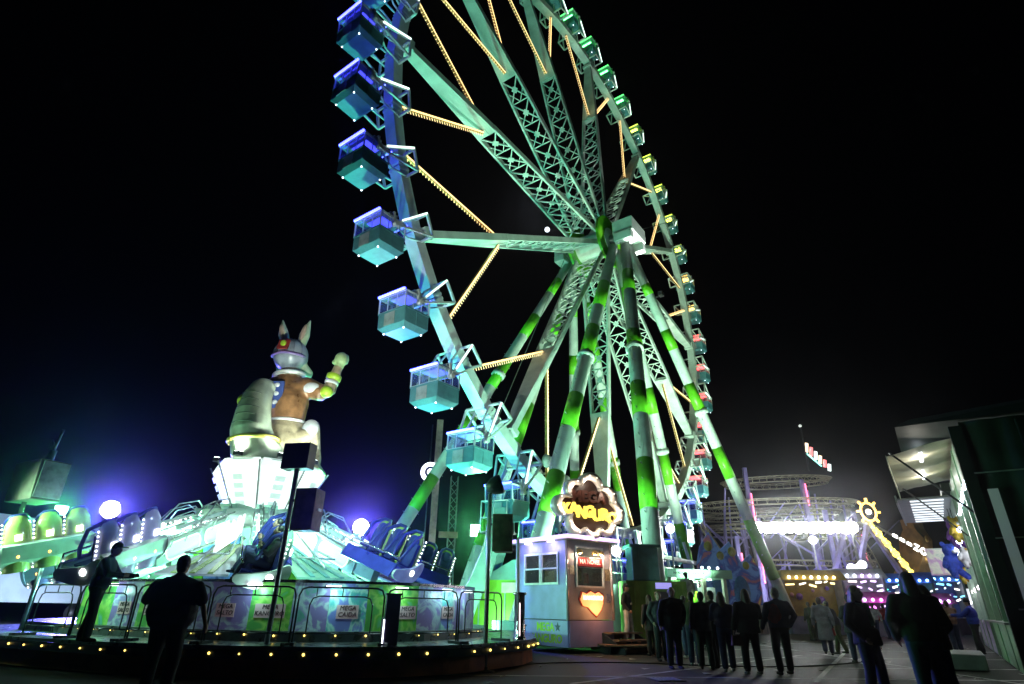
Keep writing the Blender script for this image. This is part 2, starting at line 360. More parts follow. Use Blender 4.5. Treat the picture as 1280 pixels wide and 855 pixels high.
for a in (-1, 1): st.box((a*.6, 0, -1.05), (.4, 1.6, .1)); st.box((a*.75, 0, -.75), (.1, 1.6, .55))
M_gbody = paint('gondola_enamel', (.12, .34, .40), .35, 0, .1, 2.5)
M_groof = paint('gondola_roof', (.42, .48, .5), .4, 0, .15, 2.5)
gp = MB(); ring2 = lambda z: [V((a*(gx-.02), b*(gy-.02), z)) for a, b in ((-1, -1), (1, -1), (1, 1), (-1, 1))]; gp.add(ring2(-.46)+ring2(.38), [(i, (i+1) % 4, 4+(i+1) % 4, 4+i) for i in range(4)])
M_gpane = glass('gondola_pane', (.12, .2, .3), .08, .32)
door = MB(); door.box((-gx-.025, .12, -.92), (.02, .72, .7)); door.box((-gx-.04, .42, -.72), (.02, .05, .12))
meshes = {}
for nme, mb, mt in (('tub', tubm, M_gbody), ('window_frame', gfr, M_white), ('roof', rf, M_groof), ('hanger', ht, M_white), ('bench', st, M_grey), ('window_pane', gp, M_gpane), ('door', door, M_groof), ('marker_lamps', dots, G_coolwhite)):
    me = mb.mesh(nme); me.materials.append(mt); meshes[nme] = me
LEDC = {'blue': ((.05, .055, 1), 14), 'green': ((.1, 1, .18), 2.4), 'yellow': ((.75, .95, .08), 1.8), 'amber': ((1, .55, .1), 1.8), 'red': ((1, .06, .07), 3.0), 'violet': ((.06, .05, 1), 13)}
lm = {}
for c, (rgb, st_) in LEDC.items():
    g = glow('led_'+c, rgb, st_); x = [gt.mesh('led_tube'), gt2.mesh('led_tube'), cl.mesh('ceiling_lamp')]
    g2 = glow('ceiling_'+c, rgb, {'blue': 3.2, 'violet': 2.6, 'green': 16, 'yellow': 13, 'amber': 10, 'red': 10}[c])
    for m_ in x[:2]: m_.materials.append(g)
    x[2].materials.append(g2); lm[c] = x
def ledcol(th):
    th = th % 360
    if 118 < th < 172: return 'violet'
    if 172 <= th < 262: return 'blue'
    if 66 < th <= 118: return 'green'
    if 30 < th <= 66: return 'yellow'
    if 2.5 < th <= 30: return 'amber' if th < 20 else 'yellow'
    if 318 < th or th <= 2.5: return 'red'
    return 'blue'
for k in range(42):
    th = 2+8.5714*k
    b = place('gondola_bracket', bme, fw, HUB, (0, -R_(th), 0)); place('light_tube', tme, b)
    sw = random.uniform(-.05, .05)
    g = place('gondola', meshes['tub'], fw, pol(22, th, 0), (0, sw, 0)); g.scale = (GS, GS*1.04, GS)
    for nme in ('window_frame', 'roof', 'hanger', 'bench', 'window_pane', 'door', 'marker_lamps'): place(nme, meshes[nme], g, kind='stuff' if nme == 'marker_lamps' else None)
    a, b2, c2 = lm[ledcol(th)]
    place('led_tube', a, g); place('led_tube', b2, g); place('ceiling_lamp', c2, g)
# floodlights that stand at the wheel's foot and light it
FLOODS = []
def floodlight(x, y, z, target, power, col, label, ang=95, sz=.38, mast=None, group='floodlights around the wheel', gcol=None, gst=30, disc=False):
    t = thing('floodlight', label, 'floodlight', (x, y, z), 0, group)
    tv = V(target)-V((x, y, z+.35)); q = tv.to_track_quat('-Z', 'Y').to_matrix()
    o = V((0, 0, .35)); m4 = Matrix.Translation(o) @ q.to_4x4()
    hd = MB(); pts = [(-sz, -sz*.75), (sz, -sz*.75), (sz, sz*.75), (-sz, sz*.75)] if not disc else [(sz*cos(2*pi*i/20), sz*sin(2*pi*i/20)) for i in range(20)]
    np_ = len(pts)
    P = [m4 @ V((a*.6, b*.6, .22)) for a, b in pts]+[m4 @ V((a, b, 0)) for a, b in pts]
    hd.add(P, [tuple(range(np_))]+[(i, np_+i, np_+(i+1) % np_, (i+1) % np_) for i in range(np_)])
    hd.build('housing', M_black, t)
    ln = MB().add([m4 @ V((a*.94, b*.94, -.012)) for a, b in pts], [tuple(range(np_-1, -1, -1))]); ln.build('lens', glow('flood_lens_%.1f_%.1f_%.1f_%d' % (*col, gst), gcol or col, gst, False), t)
    yk = MB(); ax = q @ V((1, 0, 0))
    for s in (-1, 1): yk.beam(o+ax*s*(sz+.04), V((ax.x*s*(sz+.04), ax.y*s*(sz+.04), .03)), .05)
    yk.beam(V((ax.x*(sz+.04), ax.y*(sz+.04), .03)), V((-ax.x*(sz+.04), -ax.y*(sz+.04), .03)), .05); yk.build('yoke', M_dark, t)
    if mast:
        mt = MB(); mt.tube((0, 0, -z), (0, 0, .03), .06, n=10); mt.lathe([(.35, -z), (.35, -z+.04), (.08, -z+.2), (.06, -z+.2)], 12); mt.build('mast', M_steel, t)
    spot('flood_beam', m4 @ V((0, 0, -.06)), m4 @ V((0, 0, -1)), power, col, ang, .5, .2, t)
    return t
def wl(e, n): return (WC[0]+e*cos(AZ)+n*sin(AZ), WC[1]+e*sin(AZ)-n*cos(AZ))
hubw = (WC[0], WC[1], HZ)
GW = (.58, 1, .66)
FLB = ['by the foot of the leg behind the ride', 'beside the green container', 'by the crowd', 'behind the jumping ride', 'behind the queueing crowd', 'on the far side of the wheel']
for (e, n, tgt, pw, c), lb in zip(((-11, 5.2, (-10, 0, 14), 8500, (.4, 1, .66)), (-8, 7.8, (-4, 1, 19), 23000, GW), (-1.5, 6.5, (1, 1, 18), 21000, GW), (-15, -9, (-14, 0, 19), 15000, (.10, 1, .58)), (13.6, 8.2, (9, 1, 18), 18000, GW), (-2, -11, (0, -1, 22), 3000, GW)), FLB):
    x, y = wl(e, n); tx, ty = wl(tgt[0], tgt[1])
    floodlight(x, y, .02, (tx, ty, tgt[2]), pw, c, 'black floodlight aimed up at the wheel '+lb, gst=10)
# ------------------------------------------------------------------ remesh helper: overlapping closed shapes -> one continuous surface
TMP = bpy.data.scenes.new('workbench')
def fuse(mb, name, voxel, smooth=5, fac=.5):
    me = mb.mesh(name); o = bpy.data.objects.new(name, me); TMP.collection.objects.link(o)
    r = o.modifiers.new('r', 'REMESH'); r.mode = 'VOXEL'; r.voxel_size = voxel; r.use_smooth_shade = True
    if smooth: s = o.modifiers.new('s', 'SMOOTH'); s.iterations = smooth; s.factor = fac
    vl = TMP.view_layers[0]; vl.update()
    m2 = bpy.data.meshes.new_from_object(o.evaluated_get(vl.depsgraph)); m2.name = name
    bpy.data.objects.remove(o); bpy.data.meshes.remove(me); return m2
def cap(mb, pts, rr, n=10):
    mb.path(pts, rr, n)
    for p, r in ((pts[0], rr[0]), (pts[-1], rr[-1])): mb.ball(p, r, n, 6)
    return mb
# ------------------------------------------------------------------ jumping ride
AX, AY = -7.9, 18.9
rd = thing('jumping_ride', 'brightly lit round fairground ride with swinging seat cars on arms around a tower', 'fairground ride', (AX, AY, 0))
front = [(.75, 16.6), (.45, 15.4), (.18, 14.9), (-.1, 14.45), (-.7, 13.5), (-1.2, 13.0), (-1.9, 12.55), (-2.8, 12.15), (-3.7, 11.95), (-4.8, 11.9), (-6.2, 12.05), (-7.6, 12.35), (-8.7, 12.8), (-10.0, 13.35), (-11.6, 14.2)]
backp = [(-14.2, 16.3), (-15.4, 19), (-14.6, 22.5), (-12, 25.3), (-8, 26.2), (-3.5, 25), (-.5, 22.3), (.75, 19.4)]
poly = [(x-AX, y-AY) for x, y in (front+backp)]
def inset(pl, d): return [(x*(1-d/math.hypot(x, y)), y*(1-d/math.hypot(x, y))) for x, y in pl]
M_deck = paint('checker_plate_deck', (.20, .23, .24), .28, .7, .2, 5, .12)
M_skirt = paint('rust_brown_skirt', (.52, .19, .08), .55, 0, .25, 3)
M_edge = paint('dark_edge_trim', (.02, .03, .05), .3, .2, .2, 4)
ccw = poly[::-1]
pdm = MB(); pdm.prism(ccw, .06, Matrix.Translation((0, 0, .50)))
i2 = inset(ccw, 1.45); pdm.prism(i2, .2, Matrix.Translation((0, 0, .555))); pdm.build('deck', M_deck, rd)
for i in range(len(poly)):
    a = V((*poly[i], 0)); b = V((*poly[(i+1) % len(poly)], 0)); ai = V((*inset([poly[i]], .12)[0], 0)); bi = V((*inset([poly[(i+1) % len(poly)]], .12)[0], 0))
    MB().beam(a+V((0, 0, .42)), b+V((0, 0, .42)), .05, .15).build('edge_trim', M_edge, rd)
    MB().beam(ai+V((0, 0, .19)), bi+V((0, 0, .19)), .04, .31).build('skirt_panel', M_skirt, rd)
# bulbs along the edge and the inner step
G_bulb = glow('ride_edge_bulb', (1, .68, .14), 3.6, False)
bme = MB().ball((0, 0, 0), .022, 8, 5).mesh('edge_bulb'); bme.materials.append(G_bulb)
def walk(pl, step):
    out = []; carry = 0
    for (x0, y0), (x1, y1) in zip(pl, pl[1:]):
        L = math.hypot(x1-x0, y1-y0); t = carry
        while t < L: out.append((x0+(x1-x0)*t/L, y0+(y1-y0)*t/L, (x1-x0)/L, (y1-y0)/L)); t += step
        carry = t-L
    return out
fl = [(x-AX, y-AY) for x, y in front]
for x, y, dx, dy in walk(fl, .58):
    if random.random() < .06: continue
    place('edge_bulb', bme, rd, (x+dy*-.04*-1*-1, y+dx*.04*-1*-1*-1, .43)) if False else setattr(place('edge_bulb', bme, rd, (x*1.006, y*1.006, .43)), 'scale', (random.uniform(.75, 1.3),)*3)
inn = inset(fl, 1.43)
for x, y, dx, dy in walk(inn, .62): setattr(place('edge_bulb', bme, rd, (x*1.004, y*1.004, .68+random.uniform(-.01, .01))), 'scale', (random.uniform(.5, 1.0),)*3)
# illustrated inner front
def artwork(name, cols, sc, lit=.07):
    m = bpy.data.materials.new(name); m.use_nodes = True; n = m.node_tree.nodes; l = m.node_tree.links; p = n['Principled BSDF']; p.inputs['Roughness'].default_value = .3
    tc = n.new('ShaderNodeTexCoord'); nz = n.new('ShaderNodeTexNoise'); nz.inputs['Scale'].default_value = sc; nz.inputs['Detail'].default_value = 7; nz.inputs['Distortion'].default_value = 2.4
    vo = n.new('ShaderNodeTexVoronoi'); vo.inputs['Scale'].default_value = sc*1.4; ad = n.new('ShaderNodeMath'); ad.operation = 'ADD'; mu = n.new('ShaderNodeMath'); mu.operation = 'MULTIPLY'; mu.inputs[1].default_value = .45
    l.new(tc.outputs['Object'], nz.inputs['Vector']); l.new(tc.outputs['Object'], vo.inputs['Vector']); l.new(vo.outputs['Distance'], mu.inputs[0]); l.new(nz.outputs['Fac'], ad.inputs[0]); l.new(mu.outputs[0], ad.inputs[1])
    cr = n.new('ShaderNodeValToRGB'); cr.color_ramp.interpolation = 'EASE'
    while len(cr.color_ramp.elements) < len(cols): cr.color_ramp.elements.new(.5)
    for i, c in enumerate(cols): cr.color_ramp.elements[i].position = .32+.5*i/(len(cols)-1); cr.color_ramp.elements[i].color = (*c, 1)
    l.new(ad.outputs[0], cr.inputs['Fac']); l.new(cr.outputs[0], p.inputs['Base Color']); l.new(cr.outputs[0], p.inputs['Emission Color']); p.inputs['Emission Strength'].default_value = lit; return m
ARTS = [artwork('art_lilac', [(.05, .06, .2), (.1, .3, .28), (.24, .24, .46), (.36, .48, .56), (.2, .16, .4)], 1.4), artwork('art_green', [(.02, .13, .1), (.1, .36, .28), (.1, .38, .05), (.26, .52, .12), (.08, .32, .08)], 1.3), artwork('art_teal', [(.04, .1, .3), (.2, .15, .5), (.08, .35, .4), (.35, .6, .6), (.15, .2, .55)], 1.5)]
M_ink = paint('black_print', (.01, .01, .012), .5)
M_pink = glow('pink_plate', (.7, .42, .5), .05, False, (.5, .33, .38))
wallp = inset(fl, 1.75); words = {2: 'MEGA\nCAIDA', 4: 'MEGA\nSALTO', 6: 'MEGA\nCAIDA', 8: 'MEGA\nKANGURO', 9: 'MEGA\nSALTO', 11: 'MEGA\nCAIDA', 12: 'MEGA\nSALTO'}
for i, (p, q) in enumerate(zip(wallp, wallp[1:])):
    a = V((*p, 0)); b = V((*q, 0)); mid = (a+b)/2; ang = math.atan2(-(b-a).y, -(b-a).x)
    pn = MB(); pn.beam(a+V((0, 0, 1.22)), b+V((0, 0, 1.22)), .05, .95); o = pn.build('front_panel', ARTS[(0, 0, 2, 0, 1, 1, 2, 0, 1, 0, 0, 1, 0, 1)[i % 14]], rd)
    MB().beam(a+V((0, 0, 1.72)), b+V((0, 0, 1.72)), .09, .06).build('top_rail', M_chrome, rd)
    if i in words:
        nrm = V((sin(ang), -cos(ang), 0)); MB().box((0, 0, 0), (.46 if len(words[i]) < 11 else .66, .012, .27), Matrix.Rotation(ang, 3, 'Z')).build('name_plate', M_pink, rd, mid+nrm*.045+V((0, 0, 1.13)))
        text('lettering', words[i], .125, M_ink, rd, mid+nrm*.056+V((0, 0, 1.14)), (pi/2, 0, ang), .004, 0, .15, 1.05)
for i in range(1, len(wallp)-1, 2):
    x, y = wallp[i]; k_ = 1+.16/math.hypot(x, y); MB().box((x*k_, y*k_, 1.62), (.3, .08, .05), Matrix.Rotation(math.atan2(y, x)+pi/2, 3, 'Z')).build('deck_fill_lamp', G_coolwhite, rd); k_ = 1+.3/math.hypot(x, y); point('deck_fill_light', (x*k_, y*k_, 1.5), 10, (.5, 1, .85), .08, rd)  # lamps added under the top rail to brighten the walkway
# tower: drum with flared slats, lit pedestal
for k in range(20):
    a = 2*pi*k/20; m = (M_teal, paint('mint_panel', (.35, .62, .45), .3), paint('blue_panel', (.14, .22, .55), .3), M_green)[(k*7+k//3) % 4]
    u = V((cos(a), sin(a), 0)); t = V((-sin(a), cos(a), 0)); w_ = .36
    MB().hexa([u*1.25-t*.17+V((0, 0, .75)), u*1.33-t*.17+V((0, 0, .75)), u*1.33+t*.17+V((0, 0, .75)), u*1.25+t*.17+V((0, 0, .75)), u*1.85-t*w_*.8+V((0, 0, 3.2)), u*1.93-t*w_*.8+V((0, 0, 3.2)), u*1.93+t*w_*.8+V((0, 0, 3.2)), u*1.85+t*w_*.8+V((0, 0, 3.2))]).build('tower_slat', m, rd)
MB().lathe([(0, .75), (1.2, .75), (1.5, 3.3), (1.9, 3.35), (1.9, 3.75), (1.2, 3.85), (0, 3.85)], 24).build('tower', M_white, rd)
G_ped = glow('backlit_panel', (.86, 1, .95), 1.05, True, (.8, .8, .8))
for k in range(8):
    a0 = 2*pi*(k+.04)/8+.2; a1 = 2*pi*(k+.96)/8+.2
    def pp(r, a, z): return V((r*cos(a), r*sin(a), z))
    pm = MB(); pm.hexa([pp(.98, a0, 3.9), pp(.98, a1, 3.9), pp(1.0, a1, 3.9), pp(1.0, a0, 3.9), pp(1.76, a0, 5.05), pp(1.76, a1, 5.05), pp(1.8, a1, 5.05), pp(1.8, a0, 5.05)]) if False else None
    q = [pp(1.1, a0, 3.88), pp(1.1, a1, 3.88), pp(1.72, a1, 5.02), pp(1.72, a0, 5.02)]; qi = [p*.94+V((0, 0, .06*p.z)) for p in q]
    pm = MB().add(q+qi, [(0, 1, 2, 3), (7, 6, 5, 4), (0, 4, 5, 1), (1, 5, 6, 2), (2, 6, 7, 3), (3, 7, 4, 0)]); pm.build('pedestal_panel', G_ped, rd)
    q2 = [pp(1.74, a0, 5.03), pp(1.74, a1, 5.03), pp(1.62, a1, 5.32), pp(1.62, a0, 5.32)]; qi = [p*.95+V((0, 0, .05*p.z)) for p in q2]
    MB().add(q2+qi, [(0, 1, 2, 3), (7, 6, 5, 4), (0, 4, 5, 1), (1, 5, 6, 2), (2, 6, 7, 3), (3, 7, 4, 0)]).build('pedestal_crown', G_ped, rd)
    MB().beam(pp(1.06, 2*pi*k/8+.2, 3.86), pp(1.84, 2*pi*k/8+.2, 5.2), .04).build('pedestal_rib', M_steel, rd)
    x_ = MB()
    for j in range(4):
        c0 = pp(1.16+.125*j+.06, (a0+a1)/2, 4.0+.24*j); x_.box(c0, (.03, .30, .17), Matrix.Rotation((a0+a1)/2, 3, 'Z') @ Matrix.Rotation(R_(30), 3, 'Y'))
    x_.build('printed_frame', glow('grey_print', (.7, .9, .85), .62, False), rd, kind='stuff')
MB().lathe([(0, 3.86), (1.0, 3.86), (1.58, 5.3), (0, 5.3)], 16, sm=False).build('pedestal_core', M_white, rd)
# arms and seat cars
M_arm = paint('mint_arm', (.45, .62, .55), .3, 0, .12, 3); G_arm = glow('arm_light_panel', (.62, 1, .78), .55, True, (.5, .7, .6)); G_out = glow('led_outline', (.5, 1, .7), 1.8, False)
M_shell = paint('lime_shell', (.42, .58, .16), .25, 0, .12, 3, coat=.5); M_lil = paint('lilac_shell', (.42, .40, .62), .25, 0, .12, 3, coat=.5); M_navy = paint('navy_seat', (.03, .04, .22), .4, 0, .2, 5); M_bl = paint('blue_light_car', (.05, .06, .42), .3, 0, .15, 4, coat=.4)  # blue car paint stands in for blue light on the cars
G_tail = glow('orange_lamp', (1, .42, .06), 5, False); G_sq = glow('white_square_lamp', (.9, 1, 1), 7, False)
arm = MB(); arm.beam((1.2, 0, 3.45), (4.25, 0, 2.25), .34, .62, (0, 1, 0) if False else (0, 0, 1), .3, .5); arm.box((1.3, 0, 3.55), (.9, .6, .7)); arm.beam((4.0, 0, 2.3), (4.9, 0, 2.0), .26, .34)
arm.beam((1.3, 0, 2.5), (3.6, 0, 2.15), .16, .16); arm.beam((2.0, .0, 3.6), (3.6, 0, 3.0), .1, .1)
for r in (1.9, 3.0): arm.tube((r, 0, 3.6-.39*(r-1.3)), (r, 0, 3.95-.39*(r-1.3)), .06, n=8); arm.lathe([(0, 0), (.11, 0), (.11, .08), (0, .08)], 10, (r, 0, 3.95-.39*(r-1.3)))
ame = arm.mesh('arm'); ame.materials.append(M_arm)
pan = []
for s in (-1, 1):
    b = MB()
    def sp_(t, v): c = V((1.55, s*.19, 3.32)).lerp(V((4.1, s*.175, 2.31)), t); return c+V((.36, 0, .93))*v
    N = 10; ol = []
    for t0, t1 in ((.02, .48), (.52, .98)):
        P = []
        for i in range(N): an = pi/2+pi*i/(N-1); P.append(sp_(t0+.07+cos(an)*.06, sin(an)*.2))
        for i in range(N): an = -pi/2+pi*i/(N-1); P.append(sp_(t1-.07+cos(an)*.06, sin(an)*.2))
        b.add(P+[p+V((0, s*.02, 0)) for p in P], [tuple(range(len(P))), tuple(range(2*len(P)-1, len(P)-1, -1))]+[(i, (i+1) % len(P), len(P)+(i+1) % len(P), len(P)+i) for i in range(len(P))]); ol.append([p+V((0, s*.03, 0)) for p in P])
    me = b.mesh('light_panel'); me.materials.append(G_arm)
    o2 = MB(); [o2.path(p, .016, 5, closed=True) for p in ol]; me2 = o2.mesh('led_outline'); me2.materials.append(G_out); pan.append((me, me2))
hose = MB(); hose.path([(1.6, .1, 3.6), (2.0, .16, 4.0), (2.5, .16, 3.85), (2.9, .1, 3.2)], .022, 6); hose.path([(1.7, -.1, 3.6), (2.15, -.16, 3.9), (2.6, -.14, 3.7), (3.0, -.1, 3.15)], .018, 6)
hme = hose.mesh('hose'); hme.materials.append(M_steel)
# zigzag sign between arms
zz = [(0, 0), (1.9, -.62), (1.9, -.05), (1.6, .12), (1.5, -.02), (1.25, .22), (1.1, .06), (.85, .32), (.7, .2), (.4, .5), (.2, .42), (0, .6)]
zm = MB().prism(zz, .05, Matrix(((1, 0, 0, 1.9), (0, 0, 1, 0), (0, 1, 0, 3.0), (0, 0, 0, 1)))).mesh('zigzag_sign'); zm.materials.append(G_ped)
# seat car, local: x outward along the row, -y the way the riders face
def car_parts():
    W = 1.62; P = {}
    prof = [(-.55, -.30), (.10, -.36), (.34, -.16), (.40, .18), (.30, .22), (.24, -.06), (-.02, -.12), (-.50, -.08)]
    mt = Matrix(((0, 0, 1, -W/2), (1, 0, 0, 0), (0, 1, 0, 0), (0, 0, 0, 1)))
    P['tub'] = (MB().prism(prof, W, mt), M_bl)
    ck0 = [(-.58, -.30), (-.3, -.38), (.12, -.36), (.34, -.2), (.42, .0), (.38, .16), (.26, .14), (.05, .0), (-.3, -.1), (-.56, -.16)]; ck = []
    for i in range(10):
        p0, p1, p2, p3 = (V((*ck0[(i+k) % 10], 0)) for k in (-1, 0, 1, 2))
        for u in (0, .25, .5, .75): q = .5*(2*p1+(p2-p0)*u+(2*p0-5*p1+4*p2-p3)*u*u+(3*p1-p0-3*p2+p3)*u**3); ck.append((q.x, q.y))
    for i, x in enumerate((-W/2-.07, W/2+.005)): P['cheek_%d' % i] = (MB().prism(ck, .065, Matrix(((0, 0, 1, x), (1, 0, 0, 0), (0, 1, 0, 0), (0, 0, 0, 1)))), M_offwhite)
    P['toe_board'] = (MB().box((0, -.6, -.2), (W, .03, .32), Matrix.Rotation(R_(-20), 3, 'X')), M_bl)
    P['cheek_lamp'] = (MB().lathe([(0, .03), (.06, .02), (.07, 0)], 12, (W/2+.07, .05, -.12), Matrix.Rotation(pi/2, 3, 'Y')), glow('cheek_lamp', (.9, 1, 1), 8, False))
    P['grab_rail'] = (MB().path([(-W/2, -.5, .05), (-W/2+.05, -.56, .1), (W/2-.05, -.56, .1), (W/2, -.5, .05)], .022, 6), M_chrome)
    return P, W
CP, CW = car_parts()
cme = {}
for k, (mb, mt) in CP.items():
    me = mb.mesh(k.split('_0')[0].split('_1')[0]); me.materials.append(mt); cme[k] = me
cme_mint = cme['tub'].copy(); cme_mint.materials.clear(); cme_mint.materials.append(M_arm)
def shell(): 
    b = MB(); prof = [(.20, -.40), (.245, -.2), (.25, .25), (.22, .6), (.12, .78), (0.001, .82)]
    vs = []; n = 10
    for r, z in prof:
        for i in range(n+1): a = pi*i/n; vs.append((r*cos(a)*1.05, .14+r*sin(a)*.75, z))
    fs = [(j*(n+1)+i, j*(n+1)+i+1, (j+1)*(n+1)+i+1, (j+1)*(n+1)+i) for j in range(len(prof)-1) for i in range(n)]
    b.add(vs, fs, True); o = len(b.v)
    b.add([(-.25, .135, -.4), (.25, .135, -.4), (.25, .135, .3), (.2, .135, .66), (0, .135, .8), (-.2, .135, .66), (-.25, .135, .3)], [(0, 1, 2, 3, 4, 5, 6)]); return b
shm = shell().mesh('seat_back')
shms = []
for m_ in (M_shell, M_lil, paint('mint_shell', (.3, .55, .42), .25, coat=.5)): x = shm.copy(); x.materials.append(m_); shms.append(x)
cu = MB(); cu.box((0, .10, .12), (.40, .10, .8)); cu.box((0, -.1, -.10), (.42, .4, .10)); cu.ball((0, .08, .55), (.17, .08, .16), 8, 6); cum = cu.mesh('cushion'); cum.materials.append(M_navy)
rs = MB(); 
rs.path([(-.17, .05, .72), (-.19, -.12, .62), (-.17, -.26, .25), (-.12, -.3, .05), (.12, -.3, .05), (.17, -.26, .25), (.19, -.12, .62), (.17, .05, .72), (.1, .14, .80), (-.1, .14, .80)], .042, 8, closed=True); rsm = rs.mesh('shoulder_restraint'); rsm.materials.append(M_navy)
sqm = MB().box((0, .335, .34), (.12, .03, .12)).mesh('back_lamp'); sqm.materials.append(G_sq)
orm = MB().lathe([(0, .04), (.05, .02), (.055, 0)], 8, (0, .33, -.05), Matrix.Rotation(-pi/2, 3, 'X')).mesh('tail_lamp'); orm.materials.append(G_tail)
dtm = MB(); [dtm.ball((.27, .2, -.35+.09*i), .018, 5, 4) for i in range(12)]; dtm = dtm.mesh('dot_strip'); dtm.materials.append(G_sq)
M_chrome0 = paint('bright_rail', (.66, .7, .68), .3, .3, .1, 5); tie_ = MB(); tie_.tube((1.9, 0, 3.5), (4.7, 0, 2.1), .03, n=6); tie_.tube((1.8, 0, 3.1), (4.2, .5, 2.35), .025, n=6); tie_.tube((1.8, 0, 3.1), (4.2, -.5, 2.35), .025, n=6); tie_.tube((4.2, .5, 2.35), (4.2, -.5, 2.35), .025, n=6); tie_me = tie_.mesh('tie_rod'); tie_me.materials.append(M_chrome0)
M_pad0 = paint('shield_white', (.62, .64, .68), .3)
ANG = [8+36*k for k in range(10)]; CARS = 1.1
cars = {}
for k, a in enumerate(ANG):
    ar = place('arm', ame, rd, (0, 0, 0), (0, 0, R_(a)))
    for me, me2 in pan: place('light_panel', me, ar); place('led_outline', me2, ar, kind='stuff')
    place('hose', hme, ar, kind='stuff')
    place('zigzag_sign', zm, rd, (0, 0, 0), (0, 0, R_(a+18)))
    ar_ = a+18; u = V((cos(R_(ar_)), sin(R_(ar_)), 0)); tt = V((-u.y, u.x, 0)); sd = MB()
    q = [u*2.2-tt*.3+V((0, 0, 2.72)), u*2.2+tt*.3+V((0, 0, 2.72)), u*4.9+tt*.8+V((0, 0, 1.86)), u*4.9-tt*.8+V((0, 0, 1.86))]; dn = V((0, 0, -.05))
    sd.add([p+dn for p in q]+q, [(3, 2, 1, 0), (4, 5, 6, 7), (0, 1, 5, 4), (1, 2, 6, 5), (2, 3, 7, 6), (3, 0, 4, 7)]); rs_ = sd.build('rotor_shield', (M_lil, M_pad0, MATS['mint_panel'])[k % 3], rd)
    for f0 in (.25, .5, .75): MB().beam(q[0].lerp(q[1], f0)+V((0, 0, .02)), q[3].lerp(q[2], f0)+V((0, 0, .02)), .12, .03).build('shield_stripe', (paint('violet_stripe', (.3, .12, .5), .3), M_shell, M_teal)[k % 3], rs_)
    ls = MB()
    for j in range(22):
        r_ = 1.5+.125*j; z_ = 3.84-.39*(r_-1.3)
        for sy in (-.2, .2): ls.ball((r_, sy, z_-.02), .018, 5, 4)
    lsb = ls.mesh('bulb_string'); lsb.materials.append(G_sq); place('bulb_string', lsb, ar, kind='stuff')
    rr_ = MB(); rr_.tube((1.6, .32, 3.75), (4.6, .42, 2.55), .022, n=6); rr_.tube((1.6, -.32, 3.75), (4.6, -.42, 2.55), .022, n=6)
    for j in range(7): f_ = j/6; rr_.beam(V((1.6, .32, 3.75)).lerp(V((4.6, .42, 2.55)), f_), V((1.6, -.32, 3.75)).lerp(V((4.6, -.42, 2.55)), f_), .025); rr_.tube(V((1.6, .32, 3.75)).lerp(V((4.6, .42, 2.55)), f_), V((1.6, .2, 3.45)).lerp(V((4.4, .2, 2.3)), f_), .016, n=5)
    rrm = rr_.mesh('arm_rail'); rrm.materials.append(M_chrome0); place('arm_rail', rrm, ar)
    place('tie_rod', tie_me, rd, (0, 0, 0), (0, 0, R_(a+18)))
    zc = 2.32+.16*sin(k*2.3)
    pos = V((5.2*cos(R_(a)), 5.2*sin(R_(a)), zc))
    c = place('seat_car', cme['tub'] if a in (332, 8, 296) else cme_mint, rd, pos); c.scale = (CARS,)*3; c.rotation_mode = 'XYZ'  # these tubs take the blue light as paint, the others are mint
    c.rotation_euler = (Matrix.Rotation(R_(a), 3, 'Z') @ Matrix.Rotation(R_(17+4*sin(k)), 3, 'Y') @ Matrix.Rotation(R_(-8), 3, 'X')).to_euler(); cars[a] = c
    for nm in ('cheek_0', 'cheek_1', 'grab_rail') if a == 296 else ('cheek_0', 'cheek_1', 'toe_board', 'grab_rail'): place(nm.split('_0')[0].split('_1')[0], cme[nm], c)
    place('cheek_lamp', cme['cheek_lamp'], c)
    for i in range(3):
        x = (i-1)*.54; L = (x, 0, 0)
        place('seat_back', shms[(0, 1, 2, 0, 2, 1, 0, 1, 2, 0)[k]], c, L); place('cushion', cum, c, L); place('shoulder_restraint', rsm, c, L); place('back_lamp', sqm, c, L); place('tail_lamp', orm, c, L); place('dot_strip', dtm, c, L, kind='stuff')
# lamps mounted on the ride
M_lampc = glow('ride_lamp_lens', (.7, 1, .85), 14, False)
for k in range(10):
    a = R_(26+36*k); p = V((2.25*cos(a), 2.25*sin(a), .95)); MB().lathe([(0, 0), (.16, 0), (.2, .18), (.19, .2)], 12, p).build('lamp_housing', M_black, rd); MB().lathe([(0, .15), (.18, .15)], 12, p).build('lamp_lens', M_lampc, rd)
    col = ((.28, 1, .55), (.32, 1, .6), (.25, .75, 1))[k % 3]
    spot('ride_lamp', p+V((0, 0, .24)), p+V((cos(a)*.9, sin(a)*.9, 1.3)), 1000, col, 150, .5, .12, rd)
for k in range(6):
    a = R_(15+60*k); p = V((1.98*cos(a), 1.98*sin(a), 3.42)); MB().box(p, (.16, .24, .14), Matrix.Rotation(a, 3, 'Z')).build('lamp_housing', M_black, rd)
    spot('ride_lamp', p+V((cos(a)*.14, sin(a)*.14, -.1)), p+V((cos(a)*1.2, sin(a)*1.2, -1.2)), 800, (.3, 1, .66), 150, .5, .1, rd)
